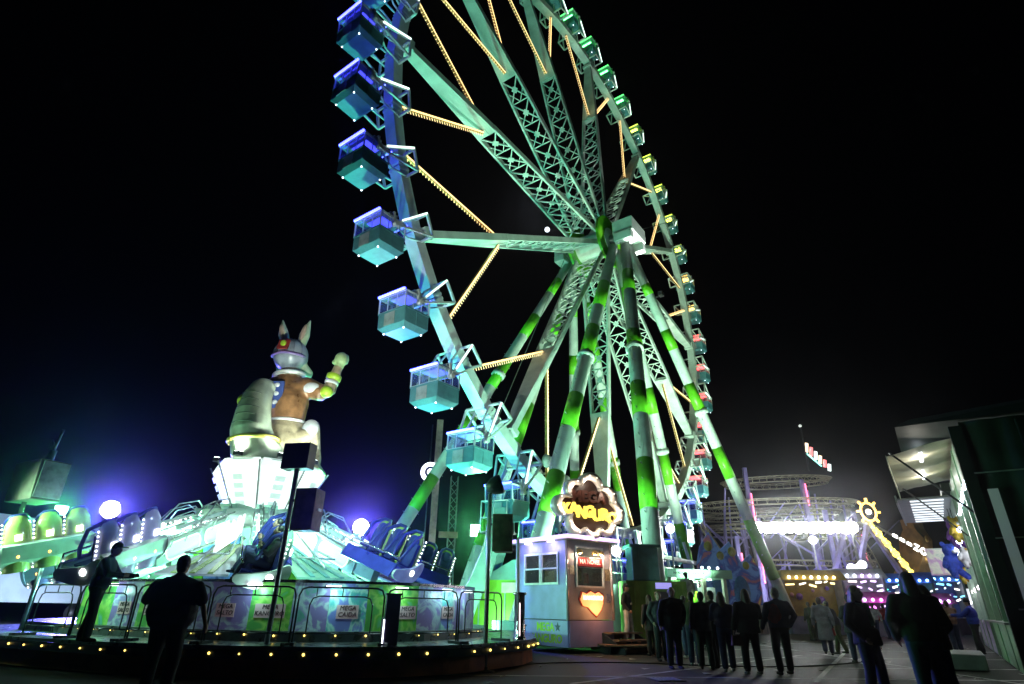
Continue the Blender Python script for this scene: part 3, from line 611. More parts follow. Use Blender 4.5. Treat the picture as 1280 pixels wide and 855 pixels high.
# ------------------------------------------------------------------ kangaroo statue
kg = thing('kangaroo_statue', 'big painted kangaroo statue with raised fist on the glowing pedestal', 'statue', (AX, AY, 5.34), 0)
b = MB()
b.ball((-.35, .0, .62), (.80, .82, .66), 18, 10); b.ball((.25, .1, .7), (.72, .75, .62), 16, 10); cap(b, [(.1, .12, .95), (.16, .2, 1.6), (.1, .25, 2.35)], [.76, .56, .62], 16); b.ball((.04, .28, 2.78), (.80, .5, .42), 16, 8)
cap(b, [(0, .28, 3.0), (-.12, .3, 3.6)], [.46, .34], 12)
cap(b, [(.45, .1, .75), (1.0, .35, 1.3), (1.1, .8, .45)], [.58, .46, .25]); cap(b, [(1.12, .75, .22), (1.15, 1.7, .12)], [.22, .16])
cap(b, [(-.7, .2, .6), (-1.0, .6, .85), (-1.0, .9, .3)], [.6, .44, .25]); cap(b, [(-1.0, .8, .2), (-1.0, 1.7, .12)], [.22, .16])
cap(b, [(.58, .28, 2.92), (1.15, .22, 2.72), (1.42, .25, 2.82), (1.6, .32, 3.75)], [.36, .29, .25, .17])
gv = MB(); gv.ball((1.66, .32, 4.05), (.25, .22, .29), 12, 8); gv.ball((1.62, .32, 3.8), .18, 10, 8)
for i in range(4): cap(gv, [(1.52+.1*i, .42, 4.22), (1.52+.1*i, .54, 4.12), (1.53+.1*i, .46, 3.97)], [.075, .07, .06], 8)
cap(gv, [(1.44, .27, 3.92), (1.46, .45, 4.05), (1.57, .55, 4.03)], [.09, .085, .07], 8)
cap(b, [(-.5, .28, 2.92), (-1.15, .2, 2.5), (-1.4, .3, 2.4), (-1.0, .95, 2.55)], [.36, .29, .25, .17]); b.ball((-.95, 1.1, 2.6), .23, 10, 8)
M_fur = paint('tan_statue_paint', (.43, .34, .23), .3, 0, .3, 3.5, .25, coat=.4); M_mint = paint('pale_tail_paint', (.58, .64, .50), .3, 0, .22, 2.2, .2, coat=.4); M_lime = paint('lime_pad', (.42, .62, .05), .3, 0, .1, 3, coat=.5); M_pad = paint('pale_pad', (.68, .68, .74), .3, 0, .1, 3, coat=.5)
place('body', fuse(b, 'body', .04, 8), kg).data.materials.append(M_fur); place('fist', fuse(gv, 'fist', .03, 2), kg).data.materials.append(paint('pale_green_fist', (.38, .5, .26), .3, coat=.5))
vs_ = MB(); cap(vs_, [(.14, .18, 1.7), (.1, .25, 2.35)], [.60, .66], 18); vs_.ball((.04, .28, 2.78), (.84, .54, .45), 18, 10); cap(vs_, [(0, .28, 2.95), (-.08, .3, 3.3)], [.5, .40], 12)
for sx, pts_ in ((1, [(.58, .28, 2.92), (1.12, .22, 2.73)]), (-1, [(-.5, .28, 2.92), (-1.1, .2, 2.53)])): cap(vs_, pts_, [.39, .315], 12)
place('vest', fuse(vs_, 'vest', .04, 6), kg).data.materials.append(paint('brown_vest_paint', (.27, .13, .06), .3, 0, .3, 3.5, .25, coat=.4))
t = MB(); cap(t, [(-.2, -.5, .25), (-.3, -.95, .45), (-.42, -1.12, 1.0), (-.5, -1.02, 1.6), (-.58, -.78, 2.15), (-.62, -.5, 2.55)], [.74, .70, .62, .54, .47, .40], 18); t.ball((-.6, -.42, 2.62), (.42, .42, .34), 14, 8)
tl = place('tail', fuse(t, 'tail', .04, 6), kg); tl.data.materials.append(M_mint)
for i in range(5):
    z = 1.05+.27*i; u_ = (z-1.05)/1.1; cx = -.43-.12*u_; cy = -1.1+.22*u_*u_; r = .615-.12*u_; w_ = 1.0-.18*(i % 2)
    MB().path([(cx+r*sin(q), cy-r*cos(q)*1.005, z+.05*cos(2*q)) for q in [w_*(-.7+.14*j) for j in range(11)]], .012, 6).build('tail_crease', paint('crease_dark', (.16, .2, .14), .5), tl)
HX, HZ_ = -.16, 4.1
hd = MB(); hd.ball((HX, .3, HZ_), (.58, .62, .58), 18, 12); cap(hd, [(HX+.05, .65, HZ_-.15), (HX+.2, 1.35, HZ_-.38)], [.42, .26], 12); cap(hd, [(HX+.35, .5, HZ_-.32), (HX+.5, .85, HZ_-.42)], [.24, .18], 10); cap(hd, [(HX-.35, .5, HZ_-.32), (HX-.4, .85, HZ_-.42)], [.24, .18], 10)
EARS = ((HX-.27, HX-.58), (HX+.27, HX+.46))
for x0, x1 in EARS: cap(hd, [(x0, .3, HZ_+.42), ((x0+x1)/2-.02, .26, HZ_+.9), (x1, .26, HZ_+1.5)], [.15, .20, .035], 10)
hdo = place('head', fuse(hd, 'head', .035, 5), kg); hdo.data.materials.append(paint('pale_green_head', (.44, .54, .38), .28, 0, .2, 1.5, coat=.5))
for i, (x0, x1) in enumerate(EARS): MB().ball(((x0+x1)/2-.02, .09, HZ_+.92), (.10, .05, .34), 8, 6, Matrix.Rotation(R_(9 if i else -15), 3, 'Y')).build('inner_ear', paint('pink_ear', (.5, .36, .3), .4), hdo)
cp_ = MB(); cp_.ball((HX, .22, HZ_+.02), (.60, .62, .62), 22, 14); cp_.build('cap', paint('slate_cap', (.27, .30, .38), .3, 0, .2, 2, coat=.4), hdo)
for i in range(5):
    q = R_(-56+28*i); MB().path([(HX+.612*sin(q)*cos(e_), .22-.632*cos(q)*cos(e_), HZ_+.02+.632*sin(e_)) for e_ in [R_(-10+10*j) for j in range(10)]], .014, 5).build('cap_seam', paint('seam_grey', (.12, .13, .2), .4), hdo)
MB().path([(HX+.615*sin(q), .22-.635*cos(q), HZ_-.1) for q in [R_(-75+15*j) for j in range(11)]], .05, 6).build('cap_band', paint('violet_band', (.25, .16, .45), .35), hdo)
MB().box((HX-.08, -.40, HZ_+.2), (.38, .06, .42), Matrix.Rotation(R_(-17), 3, 'X')).build('cap_badge', paint('dark_red_badge', (.28, .03, .03), .4), hdo)
MB().ball((HX-.08, -.445, HZ_+.23), (.11, .03, .13), 10, 6).build('badge_dot', M_lime, hdo)
co = MB(); n = 28; co.path([(-.1+.50*cos(2*pi*i/n), .28+.46*sin(2*pi*i/n), 3.36+.05*cos(2*pi*i/n)) for i in range(n)], .085, 10, closed=True); co.build('collar', M_pad, kg)
MB().box((-.2, -.36, 2.42), (.52, .09, .95), Matrix.Rotation(R_(6), 3, 'X')).build('back_patch', paint('navy_patch', (.05, .08, .28), .4), kg)
for z in (2.15, 2.45, 2.75): MB().ball((-.16, -.405-.1*(z-2.42), z), (.10, .035, .085), 8, 6).build('patch_disc', M_pad, kg)
for nm, c, r, m_ in (('shoulder_pad', (.84, -.02, 2.82), (.34, .10, .2), M_pad), ('elbow_pad', (1.4, .06, 2.7), (.24, .2, .22), M_lime), ('elbow_pad', (-1.46, .14, 2.36), (.24, .2, .26), M_lime), ('knee_pad', (1.08, -.02, 1.36), (.30, .12, .30), paint('dull_pad', (.42, .42, .46), .4))): MB().ball(c, r, 14, 8).build(nm, m_, kg)
MB().lathe([(.2, -.12), (.26, -.09), (.27, .09), (.2, .14)], 14, (1.5, .29, 3.32), Matrix.Rotation(R_(12), 3, 'Y')).build('wrist_band', M_lime, kg)
MB().lathe([(.19, -.08), (.245, -.06), (.25, .05), (.19, .08)], 14, (1.46, .27, 3.12), Matrix.Rotation(R_(10), 3, 'Y')).build('wrist_pad', M_pad, kg)
n = 30; bt = MB(); bt.path([(.16+.585*cos(2*pi*i/n), .2+.59*sin(2*pi*i/n), 1.62+.05*sin(2*pi*i/n)) for i in range(n)], .055, 8, closed=True); bt.build('belt', M_pad, kg)
by = MB(); by.path([(-.32+.74*cos(2*pi*i/n), -.96+.72*sin(2*pi*i/n), .62+.08*cos(2*pi*i/n)) for i in range(n)], .07, 8, closed=True); by.build('tail_band', paint('yellow_band', (.72, .6, .12), .3, coat=.4), kg)
lc = glow('statue_lamp_lens', (.9, 1, .95), 16, False)
for a in (205, 255, 300, 340, 110):
    q = (1.66*cos(R_(a)), 1.66*sin(R_(a))); MB().box((*q, 5.41), (.2, .2, .12), Matrix.Rotation(R_(a), 3, 'Z')).build('lamp_housing', M_black, rd); MB().box((*q, 5.475), (.16, .16, .01), Matrix.Rotation(R_(a), 3, 'Z')).build('lamp_lens', lc, rd)
    spot('ride_lamp', (*q, 5.53), (q[0]*.6, q[1]*.6, 7.6), 170, (.8, 1, .85), 130, .6, .1, rd)
# ------------------------------------------------------------------ crowd barriers on the deck edge
M_blackpipe = paint('black_barrier_pipe', (.07, .08, .085), .3, .6, .2, 6)
bar_l = {}
def barrier(p, q, label):
    p = V(p); q = V(q); L = (q-p).length; t = thing('crowd_barrier', label, 'barrier', ((p+q)/2), math.atan2((q-p).y, (q-p).x), 'barriers along the ride deck')
    h = L/2-.03; H = 1.02
    MB().path([(-h, 0, .05), (-h, 0, H-.16), (-h+.05, 0, H-.04), (-h+.16, 0, H), (h-.16, 0, H), (h-.05, 0, H-.04), (h, 0, H-.16), (h, 0, .05)], .018, 8).build('outer_hoop', M_blackpipe, t)
    MB().path([(-h+.22, 0, .2), (-h+.22, 0, H-.32), (-h+.27, 0, H-.2), (-h+.38, 0, H-.16), (h-.38, 0, H-.16), (h-.27, 0, H-.2), (h-.22, 0, H-.32), (h-.22, 0, .2)], .013, 8).build('inner_hoop', M_blackpipe, t)
    MB().tube((-h, 0, .2), (h, 0, .2), .013, n=8).build('bottom_rail', M_blackpipe, t)
    for s in (-1, 1): MB().box((s*(h-.02), 0, .025), (.07, .5, .05)).build('foot', M_blackpipe, t)
    for s in (-1, 0, 1): MB().tube((s*h*.6, 0, H-.16), (s*h*.6, 0, H), .012, n=6).build('spacer', M_blackpipe, t)
fo = [(x+AX, y+AY) for x, y in inset(fl, .35)]
wk = []; acc = 0
pts = walk(fo, 1.72)
labs = ['black pipe barrier nearest the ticket booth', 'black pipe barrier in front of the dark post', 'black pipe barrier left of the dark post', 'black pipe barrier beneath the blue seat car', 'black pipe barrier beside the tall chrome speaker pole', 'black pipe barrier under the riders in the seat car', 'black pipe barrier beside the broad man in black', 'black pipe barrier the leaning man rests on', 'black pipe barrier over the blue skirt glow', 'black pipe barrier at the far end of the deck']
for i in range(1, len(pts)-1):
    barrier((pts[i][0], pts[i][1], .56), (pts[i+1][0], pts[i+1][1], .56), labs[min(i-1, len(labs)-1)])
# gate posts: dark post and chrome post on the deck
g1 = thing('gate_post', 'dark square gate post on the ride deck with a lit edge strip', 'post', (-2.33, 12.75, .56), R_(20)); bevel(MB().box((0, 0, .45), (.28, .2, .9)).build('post', paint('plum_post', (.06, .035, .09), .4), g1)); MB().box((-.16, -.105, .25), (.02, .02, .42)).build('light_strip', G_coolwhite, g1); MB().box((0, 0, .92), (.32, .24, .04)).build('cap', M_dark, g1)
g2 = thing('gate_post', 'polished chrome gate post at the end of the ride deck beside the booth', 'post', (.3, 15.6, .56), 0); MB().lathe([(.16, 0), (.15, .06), (.13, .08), (.13, .98), (.17, 1.0), (.17, 1.05), (0, 1.06)], 16).build('post', M_chrome, g2); MB().box((0, -.135, .45), (.03, .02, .7)).build('light_strip', glow('pink_strip', (1, .75, .8), 2, False), g2)
# ------------------------------------------------------------------ speaker poles
M_pole = paint('bright_steel_pole', (.62, .62, .64), .3, .35, .1, 5)
def speaker_pole(x, y, h, sx, sz, label, lab2, lamp=False, rz=0.):
    t = thing('speaker_pole', label, 'pole', (x, y, 0), rz); MB().tube((0, 0, .02), (0, 0, h), .05, n=12).build('pole', M_pole, t); MB().lathe([(.22, 0), (.22, .02), (.06, .05), (.06, .1)], 14).build('base', M_dark, t)
    s = thing('loudspeaker', lab2, 'loudspeaker', (x+sx*cos(rz), y+sx*sin(rz), sz), rz)
    bevel(MB().hexa([(-.24, -.2, -.42), (.24, -.2, -.42), (.2, .25, -.42), (-.2, .25, -.42), (-.24, -.2, .42), (.24, -.2, .42), (.2, .25, .42), (-.2, .25, .42)]).build('cabinet', M_wood, s), .015)
    MB().box((0, -.21, 0), (.42, .012, .76)).build('grille', M_black, s) if lamp is None else None
    MB().box((.25, .02, 0), (.02, .12, .05)).build('handle', M_steel, s); MB().beam((-.24, 0, .2), (-sx+.0, 0, .2), .05).build('bracket', M_dark, s)
    return t
t = speaker_pole(-4.6, 12.35, 4.3, .42, 3.05, 'tall chrome pole with a plum speaker in front of the lit pedestal', 'plum wooden speaker on the pole before the glowing pedestal', False, R_(-12))
MB().box((0, 0, 4.18), (.62, .3, .55)).build('lamp_bank', M_black, t); MB().box((0, .158, 4.18), (.5, .012, .42)).build('lamp_lens', glow('bank_lens', (.7, 1, .9), 20, False), t)
spot('bank_beam', (0, .3, 4.15), (-.2, 6, 1.6), 800, (.42, 1, .72), 120, .6, .2, t); spot('bank_beam', (0, .3, 4.3), (-2.0, 6.4, 8.9), 3000, (.85, 1, .82), 62, .6, .2, t); spot('bank_beam', (-.1, .3, 4.1), (-4.4, 2.2, 2.2), 420, (.6, .85, 1), 60, .7, .2, t)
t = speaker_pole(-.47, 14.1, 3.75, .34, 2.85, 'tall chrome pole with a round black lamp head on top beside the staircase', 'brown wooden speaker hung on the pole by the ticket booth', False, R_(-5))
bl = MB(); bl.lathe([(0, -.2), (.1, -.2), (.2, -.05), (.24, .12), (.22, .2), (0, .2)], 16, (.1, 0, 3.95), Matrix.Rotation(R_(70), 3, 'Y')); bl.build('lamp_head', M_black, t); MB().beam((0, 0, 3.7), (.1, 0, 3.95), .05).build('lamp_bracket', M_black, t)
spot('lamp_beam', (-.2, .12, 3.9), (-3.2, 1.8, 2.0), 380, (.18, .22, 1), 75, .6, .12, t)
t = thing('speaker_pole', 'thin chrome pole with a small black horn beside the booth window', 'pole', (.25, 16.3, 0), 0); MB().tube((0, 0, .02), (0, 0, 3.0), .045, n=12).build('pole', M_pole, t); MB().lathe([(.2, 0), (.2, .02), (.05, .05)], 14).build('base', M_dark, t); MB().lathe([(.03, 0), (.06, .1), (.16, .3), (.15, .3)], 14, (0, 0, 2.95), Matrix.Rotation(R_(-60), 3, 'Y')).build('horn', M_black, t)
t = thing('speaker_pole', 'leaning chrome pole under the big dark speaker at the edge of the ride', 'pole', (-12.6, 15.2, 0), 0); MB().tube((0, 0, .02), (.05, 0, 3.6), .055, n=12).build('pole', M_chrome, t); MB().lathe([(.25, 0), (.25, .02), (.06, .05)], 14).build('base', M_dark, t)
t = thing('loudspeaker', 'big dark square speaker lit green from behind at the edge of the ride', 'loudspeaker', (-12.35, 15.2, 3.55), R_(-30)); bevel(MB().hexa([(-.7, -.35, 0), (.7, -.35, 0), (.6, .35, 0), (-.6, .35, 0), (-.7, -.4, 1.0), (.7, -.4, 1.0), (.6, .35, 1.0), (-.6, .35, 1.0)]).build('cabinet', paint('grey_brown_cabinet', (.09, .075, .06), .6, 0, .2, 4), t), .02)
MB().box((.72, -.02, .5), (.03, .6, .9)).build('edge_strip', M_steel, t); aa = MB(); aa.tube((.1, 0, 1.0), (.15, 0, 1.35), .1, n=8); aa.tube((.15, 0, 1.3), (.3, 0, 1.9), .04, n=6); aa.tube((.1, 0, 1.45), (-.1, 0, 1.65), .03, n=6); aa.build('antenna_mount', M_dark, t)
# ------------------------------------------------------------------ masts with floodlights behind the ride
BLUE = (.10, .07, 1); 
floodlight(-22.99, 34, 5.65, (-2, 2, .5), 19000, BLUE, 'glaring blue-white floodlight on a mast above the pale trailer', 76, .50, True, None, (.85, .82, 1), 120, True)
floodlight(-8.45, 34, 4.9, (-1, 2, .5), 17000, BLUE, 'glaring blue-white floodlight on a mast behind the seat cars', 70, .46, True, None, (.85, .82, 1), 120, True)
floodlight(-1.78, 34, 4.83, (-2, 8, 3), 4500, (.12, 1, .3), 'square green floodlight on a post beside the wheel staircase', 120, .42, True, None, (.55, 1, .65), 40)
floodlight(-12.6, 16.6, 3.2, (-6, 2, 2.5), 2500, (.1, 1, .25), 'green floodlight behind the big dark speaker', 140, .16, True, None, (.3, 1, .4), 40)
floodlight(-12.9, 13.4, 2.9, (-9.5, 16, 2.6), 900, (.45, 1, .6), 'added black floodlight on a short mast to brighten the lime seat backs', 110, .2, True, None, (.6, 1, .7), 10)  # lamp added to raise the light on the left seat cars
floodlight(-.9, 23.2, .02, (.6, 26.5, 1.9), 700, (.6, 1, .6), 'added black floodlight that brightens the green shed', 100, .26, None, None, None, 10)  # hidden lamp added to light up the shed
# ------------------------------------------------------------------ ticket booth (local x along the display front, local y along the window side)
bo = thing('ticket_booth', 'ticket booth, lilac light painted into its walls, with two sliding windows and a red scrolling display', 'booth', (1.87, 19.5, .13), math.atan2(.61, .79)); bo.scale = (.9, .9, .9)
M_booth = paint('panel_with_lilac_light', (.36, .34, .74), .4, 0, .12, 1.4); M_boothg = paint('grey_front_panel', (.46, .45, .54), .45, 0, .12, 2); M_trim = paint('pink_chrome', (.75, .6, .66), .22, .45, .1, 4)  # purple light on the booth is put into its wall colour
BW, BL = 2.25, 2.72; G_int = glow('booth_ceiling_lamp', (1, .9, .7), 2.0, True)
MB().box((BW/2, BL/2, .46), (BW-.06, BL-.06, .84)).build('plinth', M_dark, bo)
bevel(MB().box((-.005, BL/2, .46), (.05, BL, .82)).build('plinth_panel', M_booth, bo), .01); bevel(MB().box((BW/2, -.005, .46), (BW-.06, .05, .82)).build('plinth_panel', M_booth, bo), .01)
# window side (x = 0)
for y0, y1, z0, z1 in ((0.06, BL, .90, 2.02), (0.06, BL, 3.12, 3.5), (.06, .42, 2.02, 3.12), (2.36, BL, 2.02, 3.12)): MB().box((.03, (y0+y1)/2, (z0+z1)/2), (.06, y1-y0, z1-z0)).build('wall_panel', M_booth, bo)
M_al = paint('white_aluminium', (.82, .82, .86), .3, .1, .06, 5); GL = glass('booth_glass', (.04, .05, .055), .03, .5)
for y0, y1 in ((.42, 1.38), (1.40, 2.36)):
    wf = MB()
    for a in (y0, y1-.07): wf.box((.0, a+.035, 2.57), (.09, .07, 1.1))
    wf.box((0, (y0+y1)/2, 2.06), (.088, y1-y0, .07)); wf.box((0, (y0+y1)/2, 3.08), (.088, y1-y0, .07)); wf.box((0, (y0+y1)/2, 2.57), (.086, y1-y0, .05)); w_ = wf.build('window', M_al, bo)
    for z in (2.32, 2.83): MB().box((.02, (y0+y1)/2, z), (.012, y1-y0-.14, .46)).build('pane', GL, w_)
# display front (y = 0)
for x0, x1, z0, z1 in ((.06, .42, .90, 3.5), (1.85, BW, .90, 3.5), (.42, 1.85, 3.32, 3.5), (.42, 1.85, .9, 1.95)): MB().box(((x0+x1)/2, .03, (z0+z1)/2), (x1-x0, .06, z1-z0)).build('wall_panel', M_boothg, bo)
wf = MB()
for a in (.42, 1.79): wf.box((a+.03, 0, 2.63), (.06, .09, 1.38))
wf.box((1.135, 0, 1.97), (1.43, .088, .06)); wf.box((1.135, 0, 3.3), (1.43, .088, .06)); w_ = wf.build('window', M_al, bo); MB().box((1.135, .02, 2.3), (1.3, .012, .62)).build('pane', GL, w_)
ds = MB().box((1.135, .0, 2.80), (1.30, .08, .36)).build('display', M_black, bo); text('display_text', 'NA NOVEL', .215, glow('red_led', (1, .07, .08), 3, False), ds, (1.135, -.046, 2.80), (pi/2, 0, 0), .003, .004, 0, 1.0)
MB().box((1.135, -.045, 2.8), (1.22, .004, .30)).build('display_screen', glow('red_screen', (.4, .012, .012), .5, False, (.1, .01, .01)), ds)
for x in (.58, 1.35, 1.68): MB().lathe([(.02, 0), (.10, -.03), (.12, -.14), (.11, -.15)], 12, (x, -.08, 3.22)).build('downlight', M_gold, bo); MB().ball((x, -.08, 3.1), .06, 8, 6).build('downlight_bulb', glow('amber_down', (1, .6, .2), 12, False), bo); point('downlight_glow', (x, -.14, 3.02), 24, (1, .72, .48), .05, bo)
fl_ = [(-.62, .12), (-.5, .36), (-.3, .30), (-.1, .4), (.1, .32), (.3, .38), (.52, .26), (.5, .02), (.38, -.2), (.15, -.4), (-.05, -.28), (-.25, -.12), (-.5, -.08)]
M4 = lambda x, y, z: Matrix(((1, 0, 0, x), (0, 0, -1, y), (0, 1, 0, z), (0, 0, 0, 1)))
MB().prism([(a*1.12, c*1.12) for a, c in fl_], .03, M4(1.2, -.0, 1.42)).build('flame_sign', M_red, bo); MB().prism(fl_, .03, M4(1.2, -.033, 1.42)).build('flame_face', glow('flame_lit', (1, .36, .08), 1.3, True), bo)
text('flame_lettering', 'KANGURO', .2, glow('flame_letters', (1, .85, .6), 3, False), bo, (1.2, -.075, 1.6), (pi/2, 0, 0), .006)
for y in (.7, 2.0): MB().box((-.12, y, 3.48), (.12, .3, .04)).build('added_soffit_lamp', glow('lilac_fill', (.8, .7, 1), 4, False), bo); point('soffit_fill', (-.32, y, 3.3), 14, (.62, .55, 1), .08, bo)  # downlights added under the roof to brighten the window side
point('flame_glow', (1.3, -.45, 1.25), 16, (1, .38, .12), .15, bo)
# posts, roof, trim
for x, y in ((-.02, -.02), (BW, -.02), (-.02, BL), (BW, BL)): MB().tube((x, y, .88), (x, y, 3.5), .055, n=12).build('corner_post', M_trim, bo)
MB().box((BW-.03, BL/2, 2.2), (.05, BL-.1, 2.6)).build('rear_wall', M_grey, bo); MB().box((BW/2, BL-.03, 2.2), (BW-.1, .05, 2.6)).build('rear_wall', M_grey, bo)
bevel(MB().box((BW/2, BL/2+.05, 3.6), (BW+.4, BL+.7, .15)).build('roof', M_offwhite, bo), .02)
for z in (3.57, 3.64): MB().path([(-.23, BL+.42, z), (-.23, -.33, z), (BW+.22, -.33, z)], .035, 8).build('neon_trim', glow('lilac_neon', (.75, .5, 1), 1.6, True, (.6, .5, .7)), bo)
MB().box((BW/2, BL/2, 3.47), (.9, .9, .03)).build('ceiling_lamp', G_int, bo)
MB().box((.9, 1.6, 2.0), (.6, .9, .06)).build('counter', M_wood, bo); MB().box((1.1, 2.2, 2.35), (.5, .08, .45)).build('till_screen', paint('yellow_screen', (.5, .5, .1), .4), bo)
text('lettering', 'MEGA\nKANGURO', .36, paint('lime_print', (.42, .66, .04), .4), bo, (-.034, 1.15, .46), (pi/2, 0, -pi/2), .004, 0, .0, .95, .014)
for st_ in range(5):
    a = st_*2*pi/5; 
for x, z, w_, h_, c_ in ((.62, 2.35, .3, .42, (.6, .5, .3)), (1.0, 2.25, .24, .34, (.5, .2, .2)), (1.5, 2.3, .34, .3, (.55, .55, .5)), (.24, 2.5, .22, .3, (.65, .62, .5)), (2.05, 2.4, .26, .4, (.6, .58, .55)), (2.05, 1.6, .22, .3, (.3, .35, .6))): MB().box((x, .06 if .42 < x < 1.85 else -.006, z), (w_, .012, h_)).build('notice', paint('notice_%.2f' % c_[0], c_, .6, 0, .3, 14), bo)
M_inkb = paint('dark_blue_print', (.04, .05, .12), .5)
def star(r): return [((r if i % 2 == 0 else r*.42)*sin(pi*i/5), (r if i % 2 == 0 else r*.42)*cos(pi*i/5)) for i in range(10)]
for y, z, r in ((2.35, .62, .2), (.5, .66, .16), (2.45, .3, .1)): MB().prism(star(r), .006, Matrix(((0, 0, -1, -.031), (-1, 0, 0, y), (0, 1, 0, z), (0, 0, 0, 1)))).build('star_print', M_inkb, bo)
# steps and platform by the booth
stp = thing('booth_steps', 'worn wooden steps lit orange beside the ticket booth', 'steps', (1.87+.79*1.35+.61*.22, 19.5+.61*1.35-.79*.22, 0), math.atan2(.61, .79))
for i in range(3): MB().box((.9, -.55+.3*i, .16+.2*i), (1.5, .42, .05)).build('tread', M_wood, stp); MB().box((.9, -.36+.3*i, .08+.2*i), (1.46, .03, .16)).build('riser', M_skirt, stp)
for x in (.12, 1.68): MB().hexa([(x-.03, -.75, .0), (x+.03, -.75, 0), (x+.03, .3, 0), (x-.03, .3, 0), (x-.03, -.75, .12), (x+.03, -.75, .12), (x+.03, .3, .62), (x-.03, .3, .62)]).build('stringer', M_dark, stp)
pf = thing('boarding_platform', 'low timber platform under the man in white trousers', 'platform', (3.95, 20.6, 0), R_(10))
for i in range(7): MB().box((0, -.75+.25*i, .24), (2.3, .235, .05)).build('plank', M_wood, pf)
for x in (-1.0, 1.0): MB().box((x, 0, .11), (.1, 1.7, .2)).build('joist', M_dark, pf)
# cloud sign on the roof
cs = thing('cloud_sign', 'glowing chrome cloud-shaped roof sign spelling out the kangaroo ride in yellow', 'sign', (2.68, 20.0, 3.45), R_(24)); cs.scale = (.9, .9, .9)
lob = [(-1.18, .75, .40), (-.62, 1.35, .42), (.08, 1.55, .52), (.78, 1.15, .45), (1.1, .6, .42), (.75, .12, .36), (.1, .0, .38), (-.6, .14, .42)]
def cloud(scale, n=96):
    P = []
    for i in range(n):
        a = 2*pi*i/n; d = V((cos(a), sin(a))); best = 0
        for x, y, r in lob:
            c = V((x, y-.72)); bq = d.dot(c); disc = bq*bq-c.dot(c)+r*r
            if disc > 0: best = max(best, bq+math.sqrt(disc))
        P.append((d.x*best*scale, .72+d.y*best*scale+.28))
    return P
o_ = cloud(1.0); i_ = cloud(.80); n = len(o_)
rg = MB(); mm = M4(0, .0, .0); ov = [mm @ V((x, y, z)) for z in (.22, -.05) for x, y in o_]; iv = [mm @ V((x, y, z)) for z in (.26, -.05) for x, y in i_]
rg.add(ov+iv, [(i, (i+1) % n, 2*n+(i+1) % n, 2*n+i) for i in range(n)]+[(i, n+i, n+(i+1) % n, (i+1) % n) for i in range(n)]+[(2*n+i, 2*n+(i+1) % n, 3*n+(i+1) % n, 3*n+i) for i in range(n)], True)
rg.build('chrome_rim', paint('warm_chrome', (.78, .70, .66), .3, .25, .06, 3, coat=.6), cs)
MB().prism(i_, .04, M4(0, .06, 0)).build('back_board', paint('dark_brown_board', (.035, .014, .009), .4), cs)
text('unlit_lettering', 'MEGA', .55, paint('brown_letters', (.10, .03, .02), .4), cs, (.02, -.03, 1.42), (pi/2, 0, 0), .05, .008, off=.02)
kl = []
for i, ch in enumerate('KANGURO'):
    x = -1.0+.335*i; z = .92-.035*i+(.05 if i % 2 else -.02); text('letter', ch, .56, glow('yellow_letter', (1, .70, .11), 1.35, True, (.6, .45, .05)), cs, (x, -.1, z), (pi/2, R_(4*((i % 3)-1)), 0), .05, .008, off=.022)
for i in range(0, n, 4):
    x, y = [(p+q)/2 for p, q in zip(o_[i], i_[i])]; p = mm @ V((x, y, .27)); MB().ball(p, .022, 8, 5).build('rim_bulb', glow('rim_bulb', (1, .85, .65), 4, False), cs)
for x, z in ((-.8, 1.75), (.0, 1.95), (.75, 1.6), (-1.15, .95), (1.15, .85), (-.7, .3), (.1, .2), (.8, .3)): point('rim_glow', (x, -.36, z), 8, (1, .84, .66), .08, cs)
for x in (-.6, .6): MB().beam((x, .1, 0), (x, .1, .45), .08).build('bracket', M_dark, cs)
# ------------------------------------------------------------------ wheel deck, container, staircase
def wpt(e, n, z): x, y = wl(e, n); return (x, y, z)
for i in range(9):
    e = -9.2+1.3*i
    MB().box((e, -4.6, 1.1), (1.27, .06, 2.1)).build('deck_panel', (M_green if i % 3 else M_white), fw)
for i in range(6): MB().box((-9.88, -4.0+1.3*i, 1.1), (.06, 1.27, 2.1)).build('deck_panel', M_green, fw)
MB().box((-3.0, -1.2, .6), (13.6, 6.6, .1)).build('deck', M_deck, fw)
rl = MB(); 
for i in range(11): rl.tube((-9.6+i*1.15, -4.6, 2.1), (-9.6+i*1.15, -4.6, 3.1), .025, n=6)
for z in (2.6, 3.1): rl.tube((-9.6, -4.6, z), (1.9, -4.6, z), .025, n=6)
rl.build('guard_rail', M_white, fw)
dr = MB()
for th in (246, 249, 252, 255):
    p = pol(19.1, th, 0)
    for s in (-.55, .55): dr.lathe([(0, -.1), (.3, -.1), (.34, -.04), (.34, .04), (.3, .1), (0, .1)], 14, (p.x, -s, p.z), RX)
    dr.tube((p.x, -.7, p.z), (p.x, .7, p.z), .06, n=6)
for th in (246, 255):
    p = pol(18.9, th, 0)
    for s in (-.8, .8): dr.beam((p.x, s, p.z), (p.x-.5, s*1.4, .6), .14)
dr.build('drive_wheels', M_grey, fw, kind='stuff')
